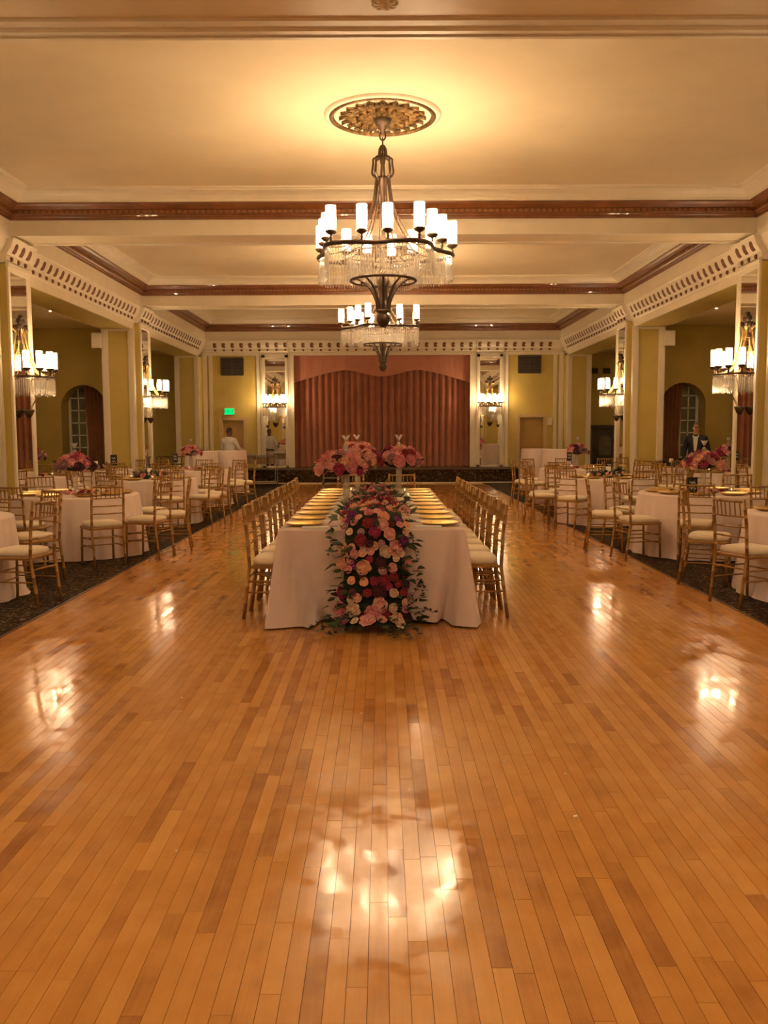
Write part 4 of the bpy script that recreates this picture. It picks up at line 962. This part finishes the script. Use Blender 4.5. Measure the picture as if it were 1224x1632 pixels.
for pts in (((-0.2, -0.15, 0.05), (-0.33, -0.22, 0.05), (-0.44, -0.30, 0.03)), ((-0.22, -0.05, 0.06), (-0.36, -0.12, 0.06), (-0.50, -0.16, 0.03)), ((-0.1, -0.3, 0.04), (-0.25, -0.36, 0.04), (-0.34, -0.38, 0.02)),
            ((0.1, -0.3, 0.05), (0.2, -0.42, 0.05), (0.27, -0.46, 0.02)), ((0.2, -0.25, 0.06), (0.29, -0.36, 0.06), (0.33, -0.42, 0.03)), ((0.24, -0.1, 0.2), (0.31, -0.14, 0.3), (0.345, -0.14, 0.38)),
            ((0.22, -0.1, 0.15), (0.33, -0.15, 0.25), (0.38, -0.15, 0.33)), ((0.22, -0.14, 0.15), (0.33, -0.16, 0.17), (0.45, -0.16, 0.14)), ((0.05, -0.32, 0.05), (0.1, -0.42, 0.05), (0.16, -0.47, 0.02)),
            ((-0.24, 0.2, 0.75), (-0.33, 0.15, 0.68), (-0.36, 0.05, 0.55)), ((0.22, 0.1, 0.75), (0.30, 0.0, 0.66), (0.32, -0.05, 0.52))):
    sprig(ga, [Vector(p) + Vector((0, 0, 0)) for p in pts], random.choice(['leaf_dark', 'leaf_grey']), 0.026, 12)

# ------------------------------------------------------------------ round tables
def round_cloth(R, Ht, nf, seed, flare=0.08, amp=0.028):
    rnd = random.Random(seed); n = 144; rows = [0.0, 0.012, 0.03, 0.08, 0.25, 0.5, 0.75, 0.93, 1.0]; vs_ = []; ph = [rnd.uniform(0, 6.28) for _ in range(4)]
    for dr in rows:
        for k in range(n):
            a = 2 * PI * k / n
            w_ = math.sin(nf * a + ph[0] + 0.8 * math.sin(2 * a + ph[1])) * 0.7 + 0.3 * math.sin((nf * 2 + 1) * a + ph[2])
            r = R * 0.985 if dr == 0 else R + dr * flare + amp * (dr ** 0.7) * w_
            if dr == 1.0: r += 0.03 * max(0, math.sin(5 * a + ph[3]))
            vs_.append((r * math.cos(a), r * math.sin(a), Ht - dr * (Ht - 0.008) - (0 if dr else 0)))
    f = [(i * n + k, (i + 1) * n + k, (i + 1) * n + (k + 1) % n, i * n + (k + 1) % n) for i in range(len(rows) - 1) for k in range(n)] + [tuple(range(n))]
    return MB().add(vs_, f).mesh('tablecloth', 'linen', True)
RT = 0.76; RC = [round_cloth(RT + 0.012, TH, 15, s) for s in (1, 2, 3)]
tt_me = MB().lathe([(0, 0.70), (RT, 0.70), (RT + 0.005, 0.715), (RT, 0.73), (0, 0.73)], 36).mesh('table_top', 'table_wood'); 
tl_me = MB().tube([(0.42, 0, 0), (0.40, 0, 0.70)], 0.018).mesh('leg', 'steel')
def clock(a):
    h = int(round((90 - a) / 30.0)) % 12
    return ['twelve', 'one', 'two', 'three', 'four', 'five', 'six', 'seven', 'eight', 'nine', 'ten', 'eleven'][h]
SEATS = []; TABLES = [(-4.2, 8.0), (-3.86, 11.05), (-3.93, 14.85), (-4.02, 18.5), (4.15, 8.0), (3.97, 10.85), (3.76, 14.6), (4.06, 18.3), (-6.25, 15.75), (-6.1, 18.75), (6.45, 16.4), (6.2, 18.85)]
def round_table(cx, cy, nm, chairs, seed, deco, settings=True):
    t = thing('round_table', 'round folding table hidden under its cloth, %s' % nm, 'table', (cx, cy, ZCP), 0, 'round tables')
    ob('table_top', tt_me, t)
    for k in range(4): ob('leg', tl_me, t, None, (0, 0, PI / 4 + k * PI / 2))
    tag(ob('tablecloth', RC[seed % 3], None, (cx, cy, ZCP), (0, 0, seed * 1.3)), 'pleated ivory cloth over the %s' % nm, 'tablecloth', 'round tablecloths')
    zt = TH + ZCP + 0.003
    rnd = random.Random(seed * 13)
    for a in chairs:
        if isinstance(a, tuple) and len(a) == 4:          # rear-leg midpoint and facing direction
            l_ = math.hypot(a[2], a[3]); dx, dy = a[2] / l_, a[3] / l_; X, Y = a[0] + 0.265 * dx, a[1] + 0.265 * dy
            a_ = math.degrees(math.atan2(Y - cy, X - cx)); b = math.radians(a_); rz = face(dx, dy)
        else:
            a_, r_c, tw = a if isinstance(a, tuple) else (a, 1.10, rnd.uniform(-7, 7))
            b = math.radians(a_); X, Y = cx + r_c * math.cos(b), cy + r_c * math.sin(b); rz = face(-math.cos(b), -math.sin(b)) + math.radians(tw)
            if any(math.hypot(X - p, Y - q_) < 0.56 for p, q_ in SEATS) or any(math.hypot(X - p, Y - q_) < 1.06 for p, q_ in TABLES if (p, q_) != (cx, cy)): continue
        SEATS.append((X, Y))
        place_chair(X, Y, rz, "gold chair at the %s, %s o'clock seat, six being nearest" % (nm, clock(a_)), 'chairs around the round tables', ZCP)
        if settings: charger(cx + 0.55 * math.cos(b), cy + 0.55 * math.sin(b), zt, "gold charger plate on the %s, %s o'clock place" % (nm, clock(a_)), 'gold chargers on round tables')
    if deco == 'tall':
        tall_vase(cx, cy, zt, 1.40, 'tall glass candle column on the %s' % nm, 'tall columns on round tables')
        floral_disc(cx, cy, 1.05, 0.24, 0.20, 'pink flower cluster around the column on the %s' % nm, 'flower clusters on round tables', 36, PINKS, 16, 0.068)
        w_ = thing('flower_wreath', 'loose pink blossoms around the column foot on the %s' % nm, 'flowers', (cx, cy, zt), 0, 'low blossoms on round tables')
        for i in range(14):
            a = 2 * PI * i / 14; rr = 0.16 + 0.05 * (i % 2); flower('rose', rnd.choice(['pink', 'blush', 'peach', 'red']), w_, (rr * math.cos(a), rr * math.sin(a), 0.008), (math.cos(a) * 0.5, math.sin(a) * 0.5, 1), 0.045)
    else:
        w_ = thing('low_centrepiece', 'low greenery and pink rose centrepiece on the %s' % nm, 'flowers', (cx, cy, zt), 0, 'low centrepieces')
        MB().lathe([(0.10, 0.0), (0.24, 0.0), (0.25, 0.03), (0.18, 0.06), (0.10, 0.05)], 18).build('moss_ring', 'moss', w_, True)
        for i in range(60):
            a = rnd.random() * 6.28; rr = rnd.uniform(0.10, 0.26); leaf(w_, (rr * math.cos(a), rr * math.sin(a), rnd.uniform(0.03, 0.09)), (math.cos(a) * rnd.uniform(0.2, 1), math.sin(a) * rnd.uniform(0.2, 1), rnd.uniform(0.1, 1)), rnd.uniform(0.06, 0.09), rnd.choice([0, 1, 3]))
        for i in range(9):
            a = 2 * PI * i / 9 + 0.3; flower('rose' if i % 2 else 'peony', rnd.choice(['pink', 'blush', 'burgundy', 'pink']), w_, (0.22 * math.cos(a), 0.22 * math.sin(a), 0.055), (math.cos(a), math.sin(a), 0.9), 0.055)
        c = thing('pillar_candle', 'white pillar candle inside the centrepiece on the %s' % nm, 'candle', (cx, cy, zt), 0, 'pillar candles on round tables')
        MB().lathe([(0, 0), (0.042, 0), (0.042, 0.17), (0.036, 0.175), (0, 0.17)], 14).build('wax', 'candle', c, True); MB().tube([(0, 0, 0.17), (0, 0, 0.182)], 0.002, 5).build('wick', 'black', c)
    for i in range(3):
        a = seed + i * 2.1; votive(cx + 0.33 * math.cos(a), cy + 0.33 * math.sin(a), zt, "glass votive on the %s, %s o'clock from its centrepiece" % (nm, clock(math.degrees(a))), 'votives on round tables')
    return zt
def sign(x, y, z, rz, w_, h_, label, tallstick=0.0):
    t = thing('table_sign', label, 'sign', (x, y, z), rz, 'black table signs')
    MB().bbox(-w_ / 2, w_ / 2, -0.006, 0.006, tallstick, tallstick + h_, 0.002).build('board', 'black', t)
    if tallstick: MB().tube([(0, 0, 0), (0, 0, tallstick)], 0.004, 5).build('stick', 'steel', t)
    MB().box(-w_ / 3, w_ / 3, -0.03, 0.03, 0, 0.006).build('foot', 'black', t)
    for j, zz in enumerate((0.68, 0.36)):
        pts = [(-w_ * 0.32 + w_ * 0.64 * i / 16, -0.0075, tallstick + h_ * (zz + 0.09 * math.sin(i * 1.9 + j) + 0.05 * math.sin(i * 0.8))) for i in range(17)]
        MB().tube(pts, 0.0028, 4).build('chalk_script', 'chalk', t)
GEN = [-104, -60, -22, 14, 50, 90, 130, 170, 215]
MIR = [180 - a for a in GEN]
zt = round_table(-4.2, 8.0, 'nearest left round table', [(-2.93, 7.66, -0.97, 0.2), (-3.40, 9.08, -0.62, -0.78), 88], 1, 'tall')
round_table(-3.86, 11.05, 'second left round table', [(-104, 1.08, 0), (-3.08, 9.87, -0.58, 0.81), (-2.6, 10.56, -0.96, 0.28), (14, 1.16, -4), 50, 90, 130, 170, 212], 2, 'tall')
round_table(-3.93, 14.85, 'third left round table', GEN, 3, 'low')
round_table(-4.02, 18.5, 'farthest left round table', [-104, -60, -30, 10, 50, 90, 130, 170], 4, 'tall')
round_table(4.15, 8.0, 'nearest right round table', [(2.95, 7.5, 0.91, 0.38), (2.98, 8.72, 0.9, -0.45), 92], 5, 'tall')
round_table(3.97, 10.85, 'second right round table', [(-113, 1.06, 0), (-72, 1.08, 0), (2.77, 10.28, 0.97, 0.24), (170, 1.16, 0), 130, 90, 50, 12, -32], 6, 'tall')
round_table(3.76, 14.6, 'third right round table', [(-131, 1.2, 0), -80, (190, 1.16, 0), 158, 122, 85, 45, 10, -35], 7, 'low')
round_table(4.06, 18.3, 'farthest right round table', [-76, -120, 205, 168, 130, 90, 50, 10], 8, 'tall')
round_table(-6.25, 15.75, 'left alcove table by mirror pier', [-48, -8, 30, 68, 105], 9, 'tall')
round_table(-6.1, 18.75, 'left alcove table by arched window', [-95, -55, -15, 25, 65, 140], 10, 'low')
round_table(6.45, 16.4, 'right alcove table by mirror pier', [-132, 188, 150, 112, -85], 11, 'tall')
round_table(6.2, 18.85, 'right alcove table by arched window', [-85, -125, 195, 160, 125], 12, 'low')
sign(-5.55, 18.2, TH + 0.01, 0.2, 0.13, 0.22, 'small black sign on the left alcove table by the window', 0.10)
sign(3.72, 10.52, TH + 0.01, 0.15, 0.13, 0.2, 'black chalk sign on the second right round table', 0.0)
sign(5.62, 16.0, TH + 0.01, 0.1, 0.15, 0.22, 'black chalk sign on the right alcove table near pink flowers', 0.0)
sign(-4.28, 18.2, TH + 0.01, 0.0, 0.11, 0.18, 'black sign on the farthest left round table', 0.16)
sign(3.82, 17.95, TH + 0.01, 0.0, 0.10, 0.18, 'black sign on the farthest right round table', 0.16)
sign(3.86, 14.95, TH + 0.01, 0.0, 0.12, 0.16, 'black sign behind the candle on the third right round table', 0.08)
# cocktail tables
CC = [round_cloth(0.39, 1.07, 9, s, 0.05, 0.022) for s in (11, 12)]
for i, (x, y, lb) in enumerate(((-3.84, 22.35, 'right one of the left pair'), (-4.42, 21.5, 'left one of the left pair'), (4.03, 23.0, 'left one of the right pair'), (4.42, 22.02, 'right one of the right pair'))):
    t = thing('cocktail_table', 'tall cocktail table under ivory cloth, %s' % lb, 'table', (x, y, ZCP), 0, 'cocktail tables')
    MB().lathe([(0, 1.03), (0.375, 1.03), (0.375, 1.055), (0, 1.055)], 24).build('table_top', 'table_wood', t)
    MB().lathe([(0.0, 0.0), (0.26, 0.0), (0.24, 0.03), (0.04, 0.05), (0.035, 1.03), (0, 1.03)], 14).build('pedestal', 'steel', t)
    tag(ob('tablecloth', CC[i % 2], None, (x, y, ZCP), (0, 0, i * 1.1)), 'floor-length ivory cloth on the tall cocktail table, %s' % lb, 'tablecloth', 'cocktail tablecloths')

# ------------------------------------------------------------------ carts near the stage, bar cart by the pier
def cart(x, y, w_, d_, h_, label, m, shelves, name, items=0):
    t = thing(name, label, 'cart', (x, y, ZCP), 0)
    for sx in (-1, 1):
        for sy in (-1, 1): MB().tube([(sx * w_ / 2, sy * d_ / 2, 0.05), (sx * w_ / 2, sy * d_ / 2, h_)], 0.013, 6).build('post', m, t)
        for sy in (-1, 1): MB().ellipsoid((sx * w_ / 2, sy * d_ / 2, 0.035), (0.02, 0.035, 0.035), 8, 6).build('caster', 'black', t, True)
    for z in shelves:
        MB().box(-w_ / 2, w_ / 2, -d_ / 2, d_ / 2, z, z + 0.015).build('shelf', 'clear_glass' if m == 'gilt' else 'steel', t)
        for sy in (-1, 1): MB().tube([(-w_ / 2, sy * d_ / 2, z + 0.01), (w_ / 2, sy * d_ / 2, z + 0.01)], 0.010, 6).build('shelf_rail', m, t)
    for sy in (-1, 1): MB().tube([(-w_ / 2, sy * d_ / 2, h_), (w_ / 2, sy * d_ / 2, h_)], 0.012, 6).build('top_rail', m, t)
    return t
cart(-3.55, 25.3, 1.0, 0.5, 0.86, 'grey steel utility cart in front of the stage, left', 'steel', (0.10, 0.62), 'utility_cart')
for i, (x, w_, h_) in enumerate(((-3.78, 0.26, 0.26), (-3.45, 0.30, 0.20), (-3.18, 0.16, 0.3))):
    c = thing('storage_crate', 'dark crate on the utility cart, %s one' % ('left', 'middle', 'right')[i], 'crate', (x, 25.3, ZCP + 0.637), 0, 'crates on the utility cart')
    MB().bbox(-w_ / 2, w_ / 2, -0.15, 0.15, 0, h_, 0.01).build('body', 'table_wood', c); MB().box(-w_ / 2 - 0.006, w_ / 2 + 0.006, -0.156, 0.156, h_ - 0.03, h_ - 0.012).build('rim', 'steel', c)
cart(-1.45, 25.75, 0.55, 0.4, 0.40, 'low steel stand in front of the stage behind the long table', 'steel', (0.18,), 'utility_cart')
cart(-5.35, 22.3, 0.62, 0.4, 0.92, 'gold-railed drinks cart beside the second left mirror pier', 'gilt', (0.30, 0.72), 'bar_cart')

# scraps on the floor
rnd = random.Random(5)
for i, (X, Y) in enumerate(((0.75, 3.32), (-0.75, 3.05), (0.80, 3.75), (0.55, 3.9), (0.28, 4.25), (-0.12, 4.6), (-1.15, 4.9), (-0.35, 5.0), (1.02, 5.2))):
    q = MB(); r = 0.011 if i == 0 else 0.006; pts = [(r * math.cos(k) * rnd.uniform(0.6, 1.2), r * 0.7 * math.sin(k) * rnd.uniform(0.6, 1.2)) for k in (0, 1, 2.1, 3.2, 4.2, 5.2)]
    q.prism(pts, lambda u, v: (u, v, 0.0003), lambda u, v: (u * 0.8, v * 0.8, 0.003 + u * 0.2))
    tag(q.build('paper_scrap', 'debris', None, False, (X, Y, 0)), 'tiny white scrap on the wood floor, %s' % ('largest one to the right' if i == 0 else '%s nearest of the small ones' % ORD[i - 1]), 'scrap', 'scraps on the dance floor')

# ------------------------------------------------------------------ people
def skin_body(name, V, E, R, region, mats, loc, rz, label, head_extra):
    me = bpy.data.meshes.new('b'); me.from_pydata(V, E, []); o = bpy.data.objects.new('b', me); C.objects.link(o)
    md = o.modifiers.new('s', 'SKIN'); md.use_smooth_shade = True; o.modifiers.new('u', 'SUBSURF').levels = 2
    for i, sv in enumerate(me.skin_vertices[0].data): sv.radius = R[i]; sv.use_root = (i == 0)
    bpy.context.view_layer.update()
    fm = bpy.data.meshes.new_from_object(o.evaluated_get(bpy.context.evaluated_depsgraph_get())); bpy.data.objects.remove(o)
    fm.materials.clear()
    for m in mats: fm.materials.append(M[m])
    VV = [Vector(v) for v in V]
    for p in fm.polygons:
        c = p.center; best = (9, 0)
        for k, (a, b) in enumerate(E):
            A, B = VV[a], VV[b]; t = max(0, min(1, (c - A).dot(B - A) / max(1e-9, (B - A).length_squared))); d = (c - A.lerp(B, t)).length - 0.5 * (R[a][0] * (1 - t) + R[b][0] * t)
            if d < best[0]: best = (d, region[k])
        p.material_index = best[1]; p.use_smooth = True
    b = ob(name, fm, None, loc, (0, 0, rz)); tag(b, label, 'person'); return b
def make_person(name, loc, rz, label, arms, mats, lean=0.0, scale=1.0):
    # local: faces +y ; arms: {side: (elbow, wrist)}
    V = [(0, 0, 0.95), (0, 0.005, 1.10), (0, 0.01, 1.28), (0, 0.0, 1.41), (0, 0.0, 1.50), (0, 0.015, 1.56), (0, 0.03, 1.63), (0, 0.025, 1.70), (0, 0.0, 1.755)]
    R = [(0.182, 0.128), (0.180, 0.126), (0.198, 0.132), (0.135, 0.098), (0.066, 0.068), (0.066, 0.078), (0.075, 0.094), (0.076, 0.094), (0.048, 0.058)]
    E = [(0, 1), (1, 2), (2, 3), (3, 4), (4, 5), (5, 6), (6, 7), (7, 8)]; G = [1, 1, 1, 1, 0, 0, 0, 0]      # 0 skin 1 top 2 trousers 3 shoe
    def addv(p, r): V.append(p); R.append(r); return len(V) - 1
    for sd in (-1, 1):
        el, wr = arms[sd]
        a = addv((sd * 0.195, -0.005, 1.41), (0.082, 0.080)); b = addv(el, (0.064, 0.062)); c = addv(wr, (0.042, 0.038))
        d = (Vector(wr) - Vector(el)).normalized(); h = addv(tuple(Vector(wr) + d * 0.055), (0.030, 0.022)); k = addv(tuple(Vector(wr) + d * 0.09), (0.034, 0.018))
        E += [(3, a), (a, b), (b, c), (c, h), (h, k)]; G += [1, 1, 1, 0, 0]
        side = d.cross(Vector((0, 0, 1))); side = side.normalized() if side.length > 0.2 else Vector((0, 1, 0)); curl = side.cross(d).normalized()
        if curl.z > 0: curl = -curl
        for j, (o_, L) in enumerate(((-0.027, 0.065), (-0.009, 0.075), (0.009, 0.072), (0.027, 0.055))):
            base = Vector(wr) + d * 0.095 + side * o_
            f1 = addv(tuple(base), (0.0095, 0.0095)); f2 = addv(tuple(base + d * L * 0.5 + curl * 0.006), (0.009, 0.009)); f3 = addv(tuple(base + d * L * 0.85 + curl * L * 0.4), (0.008, 0.008))
            E += [(k, f1), (f1, f2), (f2, f3)]; G += [0, 0, 0]
        tb = Vector(wr) + d * 0.045 + side * 0.034
        t1 = addv(tuple(tb), (0.011, 0.011)); t2 = addv(tuple(tb + side * 0.018 + d * 0.03 + curl * 0.01), (0.009, 0.009)); E += [(h, t1), (t1, t2)]; G += [0, 0]
        hp = addv((sd * 0.095, 0, 0.86), (0.095, 0.105)); kn_ = addv((sd * 0.105, 0.02, 0.50), (0.062, 0.066)); an = addv((sd * 0.11, -0.02, 0.10), (0.045, 0.050))
        he = addv((sd * 0.112, -0.035, 0.045), (0.040, 0.042)); to_ = addv((sd * 0.125, 0.15, 0.035), (0.042, 0.030))
        E += [(0, hp), (hp, kn_), (kn_, an), (an, he), (he, to_)]; G += [2, 2, 2, 3, 3]
    b = skin_body(name, V, E, R, G, mats, loc, rz, label, None); b.scale = (scale,) * 3
    return b
def head_parts(b, hair, bald, glasses, skin):
    n_ = MB(); n_.ellipsoid((0, 0.128, 1.645), (0.012, 0.018, 0.022), 8, 5); n_.build('nose', skin, b, True)
    for s in (-1, 1):
        MB().ellipsoid((s * 0.078, 0.02, 1.65), (0.010, 0.022, 0.032), 8, 6).build('ear', skin, b, True)
        e = MB().ellipsoid((s * 0.028, 0.112, 1.672), (0.010, 0.008, 0.008), 8, 5).build('eye', 'black', b, True)
    MB().ellipsoid((0, 0.112, 1.604), (0.022, 0.008, 0.006), 8, 4).build('mouth', 'fl_mauve', b, True)
    q = MB(); vs_ = []; n = 18; m = 8
    for i in range(m + 1):
        t_ = i / m
        for k in range(n):
            a = 2 * PI * k / n; back = max(0, -math.sin(a)); zlow = 1.715 - 0.10 * back + (0.015 if bald else 0) * (1 - back); th = PI / 2 * t_
            r = math.cos(th) ; z = zlow + (1.775 - zlow) * math.sin(th)
            vs_.append((0.079 * r * math.cos(a), 0.018 + 0.099 * r * math.sin(a) - 0.014, z))
    q.add(vs_, [(i * n + k, i * n + (k + 1) % n, (i + 1) * n + (k + 1) % n, (i + 1) * n + k) for i in range(m) for k in range(n)]).build('hair', hair, b, True)
    if glasses:
        g = MB()
        for s in (-1, 1):
            g.tube([(s * 0.031 + 0.022 * math.cos(a), 0.125, 1.672 + 0.018 * math.sin(a)) for a in [2 * PI * k / 12 for k in range(12)]], 0.003, 5, closed=True)
            g.tube([(s * 0.053, 0.125, 1.675), (s * 0.08, 0.02, 1.675)], 0.003, 5)
        g.tube([(-0.01, 0.127, 1.675), (0.01, 0.127, 1.675)], 0.003, 5); g.build('glasses', 'black', b)
p1 = make_person('person', (-4.05, 23.35, ZCP), math.radians(-28), 'person in white shirt seen from behind by the far door', {-1: ((-0.245, 0.03, 1.16), (-0.20, 0.20, 1.02)), 1: ((0.25, 0.10, 1.18), (0.22, 0.34, 1.12))}, ['skin_dark', 'shirt', 'trousers', 'shoe'], scale=0.935)
head_parts(p1, 'hair_dark', False, False, 'skin_dark')
MB().lathe([(0.168, 0.0), (0.172, 0.02), (0.168, 0.04)], 20, (0, 0, 0.96)).build('belt', 'shoe', p1, True)
p2 = make_person('person', (7.12, 19.95, ZCP), math.radians(150), 'person in dark suit jacket and open white collar standing by arched window', {-1: ((-0.27, -0.02, 1.14), (-0.26, 0.08, 0.90)), 1: ((0.27, -0.02, 1.14), (0.26, 0.10, 0.90))}, ['skin', 'suit', 'suit', 'shoe'], scale=0.955)
head_parts(p2, 'hair_grey', True, True, 'skin')
q = MB()                                                  # open shirt front and collar
q.prism([(-0.055, 1.455), (0.055, 1.455), (0.045, 1.30), (0.02, 1.10), (-0.01, 1.08), (-0.03, 1.15), (-0.05, 1.32)], lambda u, v: (u, 0.080 + 0.030 * min(1, max(0, (1.455 - v) / 0.15)), v), lambda u, v: (u, 0.108 + 0.034 * min(1, max(0, (1.455 - v) / 0.15)), v))
q.build('shirt_front', 'shirt', p2)
for s in (-1, 1): MB().prism([(s * 0.01, 1.43), (s * 0.065, 1.49), (s * 0.075, 1.46), (s * 0.045, 1.40)], lambda u, v: (u, 0.08, v), lambda u, v: (u, 0.118, v)).build('collar', 'shirt', p2)
